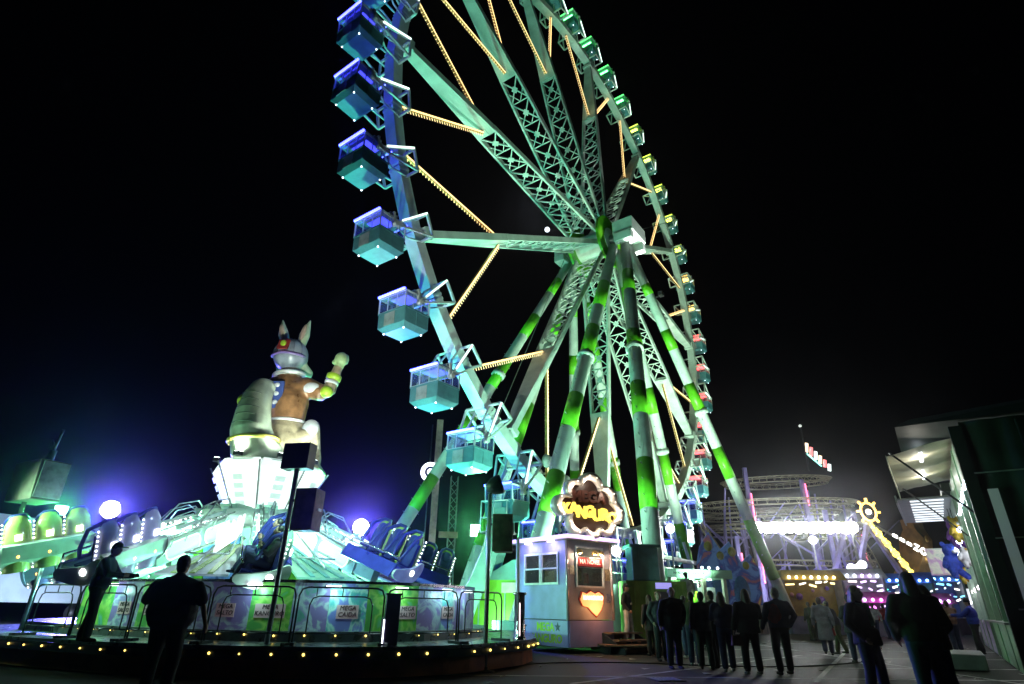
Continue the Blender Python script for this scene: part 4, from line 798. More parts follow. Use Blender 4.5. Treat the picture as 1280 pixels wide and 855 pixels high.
# inner ring beam of the station and lattice around the axle foot
sr = MB()
for s in (-1, 1):
    for e in (-5.5, -1.5, 2.5, 6.5): sr.beam((e, s*3.0, .6), (e*.92, s*2.2, 5.2), .16); sr.beam((e, s*3.0, .6), (e+2.2, s*2.6, 3.2), .1); sr.beam((e+4, s*3.0, .6), (e+1.8, s*2.6, 3.2), .1)
    sr.beam((-6, s*2.4, 4.0), (7.5, s*2.4, 4.0), .22)
sr.build('station_frame', M_white, fw)
ct = thing('machine_container', 'green steel machine container at the foot of the thick banded leg', 'container', (5.3, 22.75, 0), R_(4)); ct.scale = (.82, 1, 1)
bevel(MB().box((0, 0, 1.1), (2.7, 1.1, 2.2)).build('body', paint('dark_green_container', (.13, .25, .06), .45, 0, .2, 2), ct), .02)
for i in range(10): MB().box((-1.25+.27*i, -.56, 1.1), (.09, .03, 2.0)).build('corrugation', MATS['dark_green_container'], ct)
MB().box((.3, -.585, .95), (.8, .04, 1.8)).build('door', paint('dark_door', (.05, .05, .07), .4), ct); MB().box((.3, -.575, 2.04), (.7, .04, .2)).build('light_box', glow('violet_box', (.35, .3, 1), .8, False), ct)
tc_ = thing('teal_cabinet', 'dark teal electrical cabinet standing on the green container', 'cabinet', (5.0, 22.75, 2.2), R_(4)); bevel(MB().box((0, 0, .58), (1.0, .9, 1.15)).build('body', paint('dark_teal', (.10, .22, .25), .35, 0, .2, 3), tc_), .04); MB().box((0, 0, 1.2), (1.15, 1.05, .1)).build('lid', MATS['dark_teal'], tc_); MB().box((.1, -.46, .6), (.7, .02, .8)).build('door', MATS['dark_teal'], tc_)
ss = thing('access_staircase', 'teal curved staircase with a railing cage beside the lowest gondolas', 'staircase', (-.6, 26.2, 0), R_(-20))
sidep = [(-1.7, 0), (-1.0, 0), (-.55, 1.2), (.1, 2.6), (.55, 4.0), (.7, 5.2), (.1, 5.2), (-.15, 4.2), (-.65, 2.9), (-1.35, 1.4)]
for y in (-.45, .45): MB().prism(sidep, .05, M4(0, y, 0)).build('stringer', paint('bright_teal', (.22, .5, .46), .35, 0, .12, 2), ss)
for i in range(15): t_ = i/14; MB().box((-1.35+1.8*t_, 0, .3+4.7*t_), (.3, .84, .04)).build('tread', M_steel, ss)
cg = MB()
for x in (-.5, .1, .7):
    for y in (-.5, .5): cg.tube((x, y, 4.2), (x, y, 5.5), .025, n=6)
for z in (4.8, 5.5):
    cg.path([(-.5, -.5, z), (.7, -.5, z), (.7, .5, z), (-.5, .5, z)], .025, 6, closed=True)
cg.build('railing_cage', M_white, ss); MB().box((.1, 0, 4.2), (1.4, 1.1, .06)).build('landing', M_steel, ss)
for y in (-.5, .5): MB().path([(-1.7, y, 1.0), (-.9, y, 2.3), (-.3, y, 3.6), (-.1, y, 5.0)], .025, 6).build('hand_rail', M_white, ss)
gh = thing('green_hopper_shed', 'bright green sloping shed between the staircase and the ticket booth', 'shed', (.9, 27.0, 0), R_(-8))
MB().hexa([(-2.9, -.9, 0), (1.2, -.9, 0), (1.2, .9, 0), (-2.9, .9, 0), (-1.9, -.9, 2.3), (1.2, -.9, 2.3), (1.2, .9, 2.3), (-1.9, .9, 2.3)]).build('body', M_green, gh); MB().hexa([(-2.0, -1.0, 2.3), (1.3, -1.0, 2.3), (1.3, 1.0, 2.3), (-2.0, 1.0, 2.3), (-.6, -.9, 3.1), (1.3, -.9, 3.3), (1.3, .9, 3.3), (-.6, .9, 3.1)]).build('roof', M_teal, gh); MB().box((-.7, -.93, 2.0), (.7, .1, .4)).build('vent_box', M_offwhite, gh)
for px_ in (-2.0, -.9, .2): MB().box((px_, -.93, 1.1), (.05, .05, 2.1)).build('seam', M_teal, gh)
# round lamp by the booth
for x, y, z, l in ((4.7, 26.4, 3.35, 'round white globe lamp between the booth and the teal cabinet'), (8.2, 30.2, 4.8, 'round white globe lamp hung beside the green banded leg')):
    t = thing('globe_lamp', l, 'lamp', (x, y, 0)); MB().tube((0, 0, 0), (0, 0, z), .04, n=8).build('post', M_steel, t); MB().ball((0, 0, z+.2), .22, 16, 10).build('globe', glow('globe', (.95, 1, .97), 6, True), t)
pdm_ = thing('podium', 'grey podium under the attendant in white', 'podium', (7.1, 24.4, 0)); MB().box((0, 0, .9), (1.1, 1.1, .1)).build('top', M_grey, pdm_); [MB().box((sx*.45, sy*.45, .43), (.1, .1, .84)).build('leg', M_steel, pdm_) for sx in (-1, 1) for sy in (-1, 1)]
# ------------------------------------------------------------------ wheel pay box with canopy
pb = thing('wheel_pay_box', 'mint green pay box with a dotted light canopy behind the queue', 'kiosk', (7.15, 27.0, 0), R_(16))
M_mintp = paint('mint_panel2', (.36, .60, .46), .35, 0, .1, 2); G_can = glow('canopy_face', (.4, 1, .7), .24, True, (.4, .6, .5))
bevel(MB().box((1.3, .7, 2.72), (3.3, 2.0, .36)).build('canopy', M_mintp, pb), .02); MB().box((.75, -.315, 2.72), (2.15, .03, .33)).build('sign_face', G_can, pb); MB().box((2.4, -.315, 2.72), (1.0, .03, .3)).build('side_face', M_mintp, pb)
text('lettering', 'NORIA PANORAMICA', .15, M_ink, pb, (.72, -.333, 2.72), (pi/2, 0, 0), .003, 0, 0, 1.05)
db = MB()
for i in range(30):
    for z in (2.60, 2.84): db.ball((-.28+.072*i, -.335, z), .016, 5, 4)
db.build('canopy_dots', M_ink, pb, kind='stuff')
for x in (-.2, 1.55, 2.6): MB().box((x, -.1, 1.27), (.16, .16, 2.54)).build('pillar', paint('cream_pillar', (.62, .6, .48), .4), pb)
MB().box((.65, .9, 1.25), (1.7, .06, 2.5)).build('back_panel', ARTS[1], pb); MB().box((2.05, .5, 1.1), (.9, .05, 2.2)).build('door', M_offwhite, pb); MB().box((.6, -.12, .5), (1.4, .1, 1.0)).build('counter', M_mintp, pb)
for x in (.2, 1.1, 2.0): MB().lathe([(0, 0), (.08, 0), (.1, -.05)], 10, (x, .1, 2.53)).build('down_lamp', G_coolwhite, pb); point('down_glow', (x, .1, 2.4), 11, (.6, 1, .8), .06, pb)
for x in (1.5, 1.85, 2.3): MB().ball((x, -.2, 2.98), .06, 10, 6).build('roof_globe', G_coolwhite, pb)
# ------------------------------------------------------------------ roller coaster behind
cx0, cy0 = 26.5, 60.
rc = thing('roller_coaster', 'tall compact roller coaster with oval tracks on blue columns behind the wheel', 'roller coaster', (cx0, cy0, 0))
M_track = paint('yellow_track', (.34, .34, .2), .4, 0, .15, 2); M_col = paint('blue_violet_column', (.30, .28, .58), .4, 0, .15, 2)
def oval(ax, ay, z, x0, y0, dz=0, n=44): return [V((x0+ax*cos(2*pi*i/n)*(1 if abs(cos(2*pi*i/n)) < .99 else 1), y0+ay*sin(2*pi*i/n), z+dz*sin(2*pi*i/n+1))) for i in range(n)]
def track(P, closed, name='track'):
    b = MB(); N = len(P); L = []; Rr = []
    for i, p in enumerate(P):
        d = (P[(i+1) % N]-P[i-1]) if closed else (P[min(i+1, N-1)]-P[max(i-1, 0)]); d.normalize(); s = d.cross(V((0, 0, 1))).normalized()*.45; L.append(p+s); Rr.append(p-s)
    b.path(L, .05, 6, closed=closed); b.path(Rr, .05, 6, closed=closed); b.path([p-V((0, 0, .45)) for p in P], .07, 6, closed=closed)
    for i in range(N): b.beam(L[i], Rr[i], .045); b.beam(L[i], P[i]-V((0, 0, .45)), .03); b.beam(Rr[i], P[i]-V((0, 0, .45)), .03)
    b.build(name, M_track, rc)
track(oval(5.2, 3.2, 13.6, 1.3, 0, .3), True); track(oval(6.8, 3.8, 10.4, .6, 1, .4), True); track(oval(7.6, 4.2, 10.9, -.2, -2, .3, 50), True); track(oval(4.2, 3, 8.4, 6.2, 0, .3), True)
track(oval(7.0, 3.6, 9.2, 1.0, .5, .3), True); track([V((-7+.55*i, -3, 5.6+.0*i)) for i in range(28)], False); track([V((-8.2+5.0*t, -2.2, 9.6-8.6*t)) for t in [i/14 for i in range(15)]], False); track([V((5.6+3*t, -4+.5*t, 8.2-7.4*t*t)) for t in [i/12 for i in range(13)]], False); track([V((-6.8+4.6*t, 0, 9.0-8.2*t)) for t in [i/14 for i in range(15)]], False)
for x, y, z in ((-3.4, -4, 14), (-1.6, 3, 13), (-6.8, 1, 10.3), (2.2, -3.6, 13), (5.4, 2, 13), (7.2, -2.6, 10.2), (3.4, -4.5, 10), (.6, 4, 10.4), (-5.4, -4.6, 7.5), (8.2, 2, 9)):
    MB().beam((x, y, 0), (x, y, z), .34).build('column', M_col, rc)
bc = MB()
for x0, z0, x1, z1, y in ((-6.8, 1, -3.4, 5, -1), (-3.4, 5, -6.8, 9, -1), (-3.4, 1, 2.2, 5, -3.8), (2.2, 1, -3.4, 5, -3.8), (2.2, 6, 7.2, 1, -3), (2.2, 1, 7.2, 6, -3), (-3.4, 9.4, 2.2, 6, -3.8), (-6.8, 5.5, -1.6, 5.5, 1), (-6.8, 8, -1.6, 8, 1), (2.2, 6, 7.2, 10, -3), (3.4, 0, 4.2, 9, -4.5), (3.8, 9, 5, 0, -4.5)): bc.beam((x0, y, z0), (x1, y+.2, z1), .16)
rq = random.Random(11)
for i in range(46):
    x = rq.uniform(-7, 8); y = rq.uniform(-4.5, 3.5); z = rq.uniform(0, 8.5); bc.beam((x, y, z), (x+rq.choice((-2.4, 2.4, 0, 3.2)), y+rq.uniform(-1, 1), z+rq.choice((2.6, 3.2, 0, 2.0))), .09)
for i in range(18): x = -7.2+.85*i; bc.beam((x, rq.uniform(-4, 3), 0), (x+rq.uniform(-.2, .2), rq.uniform(-4, 3), rq.uniform(7, 12.5)), .13)
bc.build('bracing', M_col, rc)
for lx, cl_ in ((-5, (.85, .9, 1)), (1.5, (.6, .5, 1)), (6, (.65, .6, 1))):
    MB().box((lx, -9, .25), (.5, .4, .4)).build('lamp_housing', M_black, rc); spot('coaster_fill_beam', (lx, -8.9, .55), (lx*.8, 0, 8), 1700, cl_, 110, .5, .2, rc)  # ground lamps added to light the coaster from the front
G_pk = glow('red_pink_led', (1, .08, .22), 4, True)
for x, y, z0, z1 in ((-3.4, -4.2, 3.5, 11.5), (2.2, -3.82, 10.5, 12.6), (7.2, -2.82, 1.8, 8), (-5.4, -4.82, 2.5, 6)): MB().box((x+.2, y-.02, (z0+z1)/2), (.1, .06, z1-z0)).build('led_strip', G_pk, rc)
sb = thing('coaster_sign', 'slanting red and white light board on top of the roller coaster', 'sign', (cx0+3.2, cy0-3.6, 13.9), R_(10))
MB().beam((0, 0, 0), (0, 0, 4.6), .12).build('mast', M_dark, sb); MB().ball((0, 0, 4.6), .16, 8, 6).build('mast_lamp', glow('dim_lamp', (.8, .9, .8), 1, False), sb)
for i in range(6): MB().box((.2+.42*i, -.05, 2.35-.38*i), (.3, .12, .95-.05*i), Matrix.Rotation(R_(12), 3, 'Y')).build('light_block', glow('sign_%d' % (i % 3), ((1, .75, .5), (1, .2, .2), (.85, 1, .95))[i % 3], 1.8, True), sb)
MB().beam((.1, 0, 1.75), (1.5, 0, .55), .1).build('tube', glow('cyan_tube', (.3, 1, .85), 2, False), sb)
mo = thing('coaster_front_mural', 'painted mural of yellow and blue figures at the foot of the coaster', 'mural', (13.45, 38, 0), R_(14)); mo.scale = (.87, .87, .87)
MB().prism([(-2, 0), (2.6, 0), (2.8, 4.2), (2.2, 5.2), (1.4, 4.6), (.6, 6.0), (-.2, 5.4), (-1.0, 6.6), (-1.8, 5.6), (-2.2, 4.4)], .12, M4(0, 0, 0)).build('board', artwork('mural_paint', [(.8, .7, .4), (.75, .55, .15), (.4, .14, .18), (.06, .1, .4), (.16, .3, .65)], .6, .10), mo)
for i, (x, z, r) in enumerate(((-1.2, 5.6, .34), (-.3, 5.0, .3), (.7, 5.3, .34), (1.7, 4.4, .28), (-.5, 3.0, .7), (1.1, 2.6, .65))): MB().ball((x, -.16, z), (r, .12, r*(1.0 if i < 4 else 1.7)), 12, 8).build('painted_relief', (paint('yellow_relief', (.55, .42, .1), .4) if i < 4 else paint('blue_relief', (.12, .25, .6), .4)), mo)
MB().box((.5, -.3, .9), (4.2, .3, 1.8)).build('counter', paint('pink_cream', (.6, .5, .48), .5), mo)
for i in range(9): MB().box((-1.4+.48*i, -.47, .9), (.05, .03, 1.6)).build('balustrade', M_grey, mo)
# floodlight row
fr = thing('floodlight_rig', 'dazzling white row of floodlights on a long truss before the coaster', 'floodlights', (24.6, 50, 0), R_(-8))
trs = MB(); 
for z in (7.35, 7.85): trs.beam((-4.3, 0, z), (4.3, 0, z), .08)
for i in range(18): trs.beam((-4.3+.478*i, 0, 7.35 if i % 2 else 7.85), (-4.3+.478*(i+1), 0, 7.85 if i % 2 else 7.35), .05)
trs.build('truss', M_steel, fr)
for x in (-4.0, 4.0): MB().beam((x, 0, 0), (x, 0, 7.9), .16).build('mast', M_steel, fr)
for i in range(14):
    x = -4.0+.615*i; MB().lathe([(0, .1), (.15, .1), (.45, -.12), (.46, -.15)], 14, (x, -.15, 7.6+.06*(i % 2)), RX).build('lamp_housing', M_black, fr); MB().lathe([(0, -.02), (.44, -.02)], 16, (x, -.32, 7.6+.06*(i % 2)), RX).build('lamp_lens', glow('rig_lens', (1, 1, 1), 90, False), fr)
for i in range(4): spot('rig_beam', (-3.3+2.2*i, -.45, 7.6), (-3.3+2.2*i-9, -20, 8.0), 4500, (.97, 1, .97), 36, 1.0, .3, fr)
# ------------------------------------------------------------------ swinging ship ride
sh = thing('swinging_ship_ride', 'swinging ship ride with a lit ring emblem and yellow light arms', 'fairground ride', (30.5, 52, 0), R_(12))
for s in (-1, 1):
    for x in (-4.2, 4.2): MB().beam((x, s*1.6, 0), (0, s*1.3, 8.2), .32).build('support_leg', M_col, sh)
MB().tube((0, -1.6, 8.2), (0, 1.6, 8.2), .25, n=10).build('axle', M_steel, sh)
em = MB(); n = 24; em.path([(.75*cos(2*pi*i/n), -1.75, 9.1+.75*sin(2*pi*i/n)) for i in range(n)], .09, 6, closed=True); em.build('emblem_ring', glow('amber_ring', (1, .6, .1), 3, True), sh)
for i in range(8):
    a = 2*pi*i/8; MB().beam((.8*cos(a), -1.75, 9.1+.8*sin(a)), (1.15*cos(a), -1.75, 9.1+1.15*sin(a)), .16).build('emblem_spike', MATS['amber_ring'], sh)
MB().ball((0, -1.75, 9.1), .22, 8, 6).build('emblem_hub', glow('hub_bulb', (1, .85, .6), 8, False), sh)
G_yl = glow('yellow_led', (1, .72, .08), 3.2, True); G_gy = glow('lime_led', (.7, 1, .15), 3, True)
for i in range(14): t_ = i/13; MB().ball((.2+2.7*t_, -1.6, 7.9-3.5*t_), .16+.06*(i % 3), 8, 6).build('arm_bulb', G_yl if i % 3 else G_gy, sh)
MB().beam((0, -1.5, 8.2), (3.0, -1.5, 4.2), .2).build('swing_arm', M_col, sh); MB().beam((0, -1.5, 8.3), (6.4, -1.5, 5.2), .14).build('swing_arm', M_steel, sh)
for i, ch in enumerate(('', '', '', 'Z', 'O', 'O')):
    t_ = .36+.1*i; p = (6.2*t_, -1.62, 8.3-3.0*t_)
    if ch: text('letter', ch, .75+.08*(i-3), glow('white_letter', (1, .95, .85), 6, False), sh, p, (pi/2, R_(25), 0), .04, .01)
    else: MB().box(p, (.42, .06, .24), Matrix.Rotation(R_(25), 3, 'Y')).build('light_bar', glow('white_letter', (1, .95, .85), 6, False), sh)
hl_ = MB(); hp = []
for i in range(13): a = R_(-62+9*i); hp.append((6.6*sin(a)*1.0, -6.6*cos(a)))
inn_ = [(x*.83, z*.83) for x, z in hp]; rot = Matrix.Rotation(R_(-52), 3, 'Y')
P = []
for y in (-1.1, 1.1): P += [rot @ V((x, y*(1 if abs(i-6) < 5 else .5), z)) for i, (x, z) in enumerate(hp)]+[rot @ V((x, y*1.15*(1 if abs(i-6) < 5 else .5), z)) for i, (x, z) in enumerate(inn_)]
q = 13; fs = []
for i in range(q-1): fs += [(i, i+1, q+i+1, q+i), (2*q+i, 3*q+i, 3*q+i+1, 2*q+i+1), (i, 2*q+i, 2*q+i+1, i+1), (q+i, q+i+1, 3*q+i+1, 3*q+i)]
fs += [(0, q, 3*q, 2*q), (q-1, 3*q-1, 4*q-1, 2*q-1)]
hl_.add([p+V((0, 0, 8.2)) for p in P], fs); hl_.build('hull', paint('ochre_hull', (.30, .19, .07), .5, 0, .3, 1.2), sh)
for i in range(2, 11, 2): p = rot @ V((hp[i][0]*.9, -1.2, hp[i][1]*.9)); MB().ball(p+V((0, 0, 8.2)), (.22, .1, .3), 8, 6).build('hull_relief', M_gold, sh)
# ------------------------------------------------------------------ lit stall fronts in the distance
rng = random.Random(3)
def booth_far(x, y, rz, wd, ht, cols, label, roofc, strips):
    t = thing('game_stall', label, 'stall', (x, y, 0), rz, 'lit stalls in the background')
    MB().box((0, .9, ht/2), (wd, .1, ht)).build('back_wall', paint('stall_wall_'+roofc, {'gold': (.5, .36, .08), 'white': (.6, .6, .62), 'blue': (.12, .16, .5), 'pink': (.5, .2, .42)}[roofc], .5), t)
    for s in (-1, 1): MB().box((s*wd/2, .2, ht/2), (.14, 1.6, ht)).build('side_wall', paint('stall_side', (.35, .35, .4), .5), t)
    MB().hexa([(-wd/2-.2, -.9, ht-.1), (wd/2+.2, -.9, ht-.1), (wd/2+.2, 1, ht-.1), (-wd/2-.2, 1, ht-.1), (-wd/2, -.5, ht+.5), (wd/2, -.5, ht+.5), (wd/2, 1, ht+.5), (-wd/2, 1, ht+.5)]).build('roof', MATS['stall_wall_'+roofc], t)
    MB().box((0, -.6, .5), (wd-.2, .5, 1.0)).build('counter', paint('stall_counter', (.4, .3, .45), .5), t)
    for i in range(strips):
        x = -wd/2+.25
        while x < wd/2-.3:
            c = rng.choice(cols+[(1, .9, .8)]); L_ = rng.uniform(.12, .6); z = ht-.3-i*.34+rng.uniform(-.1, .1); MB().beam((x, -.92+rng.uniform(0, .8), z), (min(x+L_, wd/2-.2), -.92+rng.uniform(0, .8), z+rng.uniform(-.12, .12)), rng.uniform(.05, .12)).build('light_tube', glow('tube_%.1f%.1f%.1f' % c, c, 2.6, True), t); x += L_+rng.uniform(.1, .5)
    for i in range(int(wd*2.2)):
        c = rng.choice(cols); MB().ball((-wd/2+.3+i*.45, .6, rng.uniform(1.2, ht-.5)), rng.uniform(.1, .22), 8, 6).build('prize_ball', paint('prize_%d' % rng.randrange(6), (rng.uniform(.1, .8), rng.uniform(.1, .7), rng.uniform(.1, .8)), .4), t)
        MB().ball((-wd/2+.3+i*.45, -.95, ht+.05), .09, 8, 6).build('roof_bulb', glow('bulb_%.1f%.1f%.1f' % c, c, 9, False), t)
    return t
booth_far(19.6, 40, R_(-8), 3.6, 3.2, [(1, .75, .3), (1, .9, .7)], 'gold roofed stall under the coaster beside the green leg', 'gold', 1)
booth_far(23.2, 41, R_(-12), 3.0, 3.4, [(.8, .85, 1), (.75, .5, 1)], 'white and violet stall under the coaster columns', 'white', 3)
booth_far(26.8, 42, R_(-14), 3.4, 3.2, [(.1, .9, .6), (.2, .5, 1)], 'turquoise lit stall under the coaster sign', 'blue', 3)
booth_far(30.2, 43.5, R_(-16), 3.0, 3.4, [(.2, .7, 1), (.6, .9, 1)], 'sky blue lit stall in front of the swinging ship', 'blue', 4)
booth_far(22.0, 37.5, R_(-10), 2.2, 1.9, [(1, .2, .9), (.8, .5, 1)], 'low magenta lit stall behind the grey coat', 'pink', 3)
booth_far(25.8, 38.5, R_(-12), 2.4, 1.9, [(1, .2, .8), (.7, .4, 1)], 'low pink lit stall behind the shorter companion', 'pink', 2)
for i, (x, y, z) in enumerate(((23.4, 46, 6.0), (26.8, 46, 4.3), (24.8, 44, 3.9), (25.4, 44, 3.95))):
    t = thing('globe_lamp', ('white globe lamp high before the coaster columns', 'white globe lamp above the turquoise stall', 'white globe lamp above the violet stall', 'twin white globe lamp beside another above the violet stall')[i], 'lamp', (x, y, 0)); MB().tube((0, 0, 0), (0, 0, z), .05, n=8).build('post', M_steel, t); MB().ball((0, 0, z+.25), .3, 14, 8).build('globe', MATS['globe'], t)
# ------------------------------------------------------------------ stalls on the right
M_tarp = paint('dark_green_tarpaulin', (.018, .032, .023), .6, 0, .25, 1.5, .05); M_cream = paint('cream_awning', (.5, .48, .36), .6, 0, .15, 2, .05); M_mintw = paint('mint_fascia', (.32, .52, .36), .4, 0, .2, 1.8)
SA = R_(-34.8)
s1 = thing('prize_stall', 'dark tarpaulin covered stall with a raised cream awning', 'stall', (11.3, 14.0, 0), SA)
tw = MB(); tv = []
for i in range(41):
    for j in range(13): u_ = i/40; v_ = j/12; tv.append((.1+3.6*u_, -.02-.05*abs(sin(u_*19+.6*sin(v_*5)))-.03*sin(v_*7+u_*9), .1+5.6*v_))
tw.add(tv, [(i*13+j, (i+1)*13+j, (i+1)*13+j+1, i*13+j+1) for i in range(40) for j in range(12)], True); tw.build('end_wall', M_tarp, s1)
for z in (1.4, 2.9, 4.4): MB().beam((.1, -.14, z), (3.7, -.14, z), .03).build('tarp_rope', paint('rope', (.3, .28, .22), .8), s1)
for x in (1.2, 2.4, 3.5): MB().beam((x, -.13, .1), (x, -.13, 5.6), .03).build('tarp_seam', M_tarp, s1); MB().box((.0, .0, 2.8), (.26, .26, 5.6)).build('corner_post', M_tarp, s1)
MB().hexa([(-1.25, -.3, 5.72), (4.5, -.3, 5.72), (4.5, 8.6, 5.72), (-1.25, 8.6, 5.72), (-.9, .2, 6.0), (4.3, .2, 6.3), (4.3, 8.4, 6.3), (-.9, 8.4, 6.0)]).build('roof', M_tarp, s1)
MB().box((.0, 4.4, 5.0), (.08, 7.4, 1.1)).build('fascia', M_mintw, s1); MB().box((3.6, 4, 2.4), (.08, 8, 4.6)).build('back_wall', M_dark, s1); MB().box((1.8, 8, 2.4), (3.6, .08, 4.6)).build('end_wall', M_dark, s1)
MB().box((.25, 4.2, .55), (.6, 7.4, 1.05)).build('counter', M_mintw, s1); MB().box((.2, 4.2, 1.1), (.8, 7.5, .05)).build('counter_top', M_steel, s1)
for y in (2.6, 5.4, 8.0): MB().box((0, y, 2.8), (.14, .14, 5.5)).build('post', M_mintw, s1)
for i in range(4): MB().box((2.9, 4.2, 1.4+.65*i), (.5, 7, .05)).build('shelf', M_wood, s1)
MB().box((.34, -.17, 2.2), (.20, .03, 3.6)).build('end_light_panel', glow('pale_banner', (.75, .9, .9), .07, True, (.4, .45, .42)), s1); MB().box((2.2, -.17, 2.75), (2.2, .03, 2.3)).build('end_window', paint('dark_window', (.01, .012, .03), .15), s1); MB().box((2.2, -.2, 3.35), (1.5, .03, .05)).build('end_tube', glow('yellow_tube', (1, .75, .25), 2.5, True), s1)
aw = MB(); ny = 18; AZ_ = 5.58
gx_, gy_ = 10, 36; pv_ = []
for i in range(gx_+1):
    for j in range(gy_+1):
        u_ = i/gx_; v_ = j/gy_; pv_.append((-1.62*u_, 1.6+.36*ny*v_, AZ_+.12-.3*u_-.10*sin(pi*u_)*abs(sin(v_*pi*4))+.02*sin(v_*37+u_*5)))
aw.add(pv_, [(i*(gy_+1)+j, (i+1)*(gy_+1)+j, (i+1)*(gy_+1)+j+1, i*(gy_+1)+j+1) for i in range(gx_) for j in range(gy_)], True)
vl = MB()
for j in range(ny): vl.prism([(0, 0), (.35, 0), (.35, -.26), (.28, -.36), (.07, -.36), (0, -.26)], .02, Matrix(((0, 0, 1, -1.65), (1, 0, 0, 1.6+.36*j), (0, 1, 0, AZ_-.17), (0, 0, 0, 1))))
aw.build('awning', M_cream, s1); vl.build('awning_valance', M_cream, s1, kind='stuff')
for y in (1.7, 7.6): MB().beam((-1.55, y, 5.5), (0, y, 3.7), .05).build('awning_stay', M_dark, s1)
for i in range(12): MB().ball((-.06, .9+.6*i, 4.4), .05, 8, 6).build('fascia_bulb', glow('cool_bulb', (.75, .85, 1), 10, False), s1)
for y in (3.0, 6.2): MB().box((.9, y, 4.3), (.1, 1.2, .08)).build('ceiling_tube', G_coolwhite, s1); point('stall_tube_light', (.7, y, 3.4), 14, (.85, 1, .9), .2, s1)
for y in (2.6, 5.6): MB().box((-.8, y, AZ_-.1), (.08, 1.3, .07)).build('awning_tube', G_coolwhite, s1); point('awning_light', (-.8, y, AZ_-.35), 26, (1, .95, .8), .15, s1)
pn_ = thing('timber_ramp', 'flat grey boarding ramp lying in front of the prize stall', 'ramp', (11.9, 16.4, 0), SA); bevel(MB().box((-.3, .6, .2), (1.0, 2.2, .36)).build('deck', M_grey, pn_), .03); MB().box((-.3, .6, .02), (.8, 2.0, .03)).build('runner', M_dark, pn_)
s2 = thing('shooting_stall', 'stall further along the row with a tube lit slatted canopy', 'stall', (11.3+.571*9.2, 14+.821*9.2, 0), SA)
MB().box((3.6, 4.5, 2.4), (.08, 9, 4.6)).build('back_wall', M_dark, s2); MB().box((0, 4.5, 5.0), (.1, 9, .9)).build('fascia', M_mintw, s2); MB().box((1.8, 4.5, 5.6), (4.2, 9.2, .3)).build('roof', M_tarp, s2); MB().box((.25, 4.5, .55), (.6, 8.8, 1.05)).build('counter', paint('violet_counter', (.3, .25, .5), .4), s2)
for y in (.1, 3, 6, 8.9): MB().box((0, y, 2.6), (.14, .14, 5.1)).build('post', M_mintw, s2)
MB().box((-.95, 4.2, 5.34), (1.8, 7.6, .06)).build('canopy', M_grey, s2)
for i in range(9): MB().box((-.85, .8+.82*i, 5.28), (1.1, .06, .05)).build('canopy_tube', glow('canopy_tube', (.85, .92, 1), 1.3, True), s2)
for x in (-1.83,): MB().box((x, 4.2, 5.34), (.06, 7.7, .3)).build('canopy_edge', M_grey, s2)
MB().box((-.7, 8.2, 3.5), (1.3, 1.6, 1.1)).build('side_box', artwork('box_art', [(.1, .3, .2), (.4, .5, .45), (.7, .7, .6), (.5, .3, .5)], 1.2, .3), s2)
for i in range(16): MB().ball((-.1-.1*(i % 2), .3+.56*i, (4.1, 3.75)[i % 2]), .10, 8, 6).build('fascia_bulb', glow('cool_bulb', (.75, .85, 1), 10, False), s2)
for i in range(10): MB().ball((.1, .6+.85*i, 2.2), .12, 8, 6).build('counter_bulb', glow('pinkwhite_bulb', (1, .8, .95), 9, False), s2)
for y in (2, 6.5): point('stall_tube_light', (.8, y, 3.6), 50, (.85, .9, 1), .2, s2)
# plush toys hanging from the stalls
def plush(x, y, z, s, m, m2, label):
    t = thing('plush_toy', label, 'plush toy', (x, y, z)); b = MB(); b.ball((0, 0, 0), (.30*s, .26*s, .36*s), 14, 8); b.ball((0, -.05*s, .45*s), (.26*s, .24*s, .24*s), 14, 8)
    for sx in (-1, 1): b.ball((sx*.2*s, 0, .68*s), (.1*s, .06*s, .1*s), 8, 6); cap(b, [(sx*.24*s, -.05*s, .15*s), (sx*.42*s, -.15*s, -.1*s)], [.1*s, .09*s], 8); cap(b, [(sx*.14*s, -.1*s, -.28*s), (sx*.22*s, -.28*s, -.45*s)], [.13*s, .11*s], 8)
    place('body', fuse(b, 'body', .035*s, 3), t).data.materials.append(m)
    MB().ball((0, -.27*s, .4*s), (.11*s, .08*s, .08*s), 8, 6).build('muzzle', m2, t)
    for sx in (-1, 1): MB().ball((sx*.09*s, -.27*s, .52*s), .025*s, 6, 4).build('eye', M_black, t)
    MB().tube((0, 0, .66*s), (0, 0, 1.15*s), .012, n=5).build('cord', M_dark, t)
pm = [paint('plush_blue', (.05, .1, .6), .9, 0, .2, 9, .2), paint('plush_white', (.6, .6, .58), .9, 0, .1, 9, .2), paint('plush_violet', (.2, .07, .35), .9, 0, .2, 9, .2), paint('plush_gold', (.6, .4, .05), .9, 0, .2, 9, .2), paint('plush_green', (.1, .35, .12), .9, 0, .2, 9, .2)]
def sl(o, x, y): v = Matrix.Rotation(SA, 3, 'Z') @ V((x, y, 0)); return o.location.x+v.x, o.location.y+v.y
for o, x, y, z, s, a, b_, l in ((s2, -.25, 1.6, 4.0, .9, 2, 1, 'violet plush toy hanging under the slatted canopy'), (s2, -.2, .6, 4.05, .75, 3, 1, 'gold plush toy hanging by the end of the slatted canopy'), (s2, -.5, 4.6, 3.2, 1.15, 0, 1, 'big blue plush toy hanging over the counter'), (s2, -.1, 2.6, 3.3, .75, 1, 3, 'white plush toy hanging beside the violet one'), (s2, -.2, 6.6, 2.9, .8, 3, 1, 'gold plush toy hanging beyond the big blue one'), (s1, .35, 7.4, 2.6, .7, 1, 2, 'white plush toy at the far end of the awning stall'), (s1, .3, 5.2, 2.6, .7, 4, 1, 'green plush toy hanging under the cream awning')):
    px_, py_ = sl(o, x, y); plush(px_, py_, z, s, pm[a], pm[b_], l)
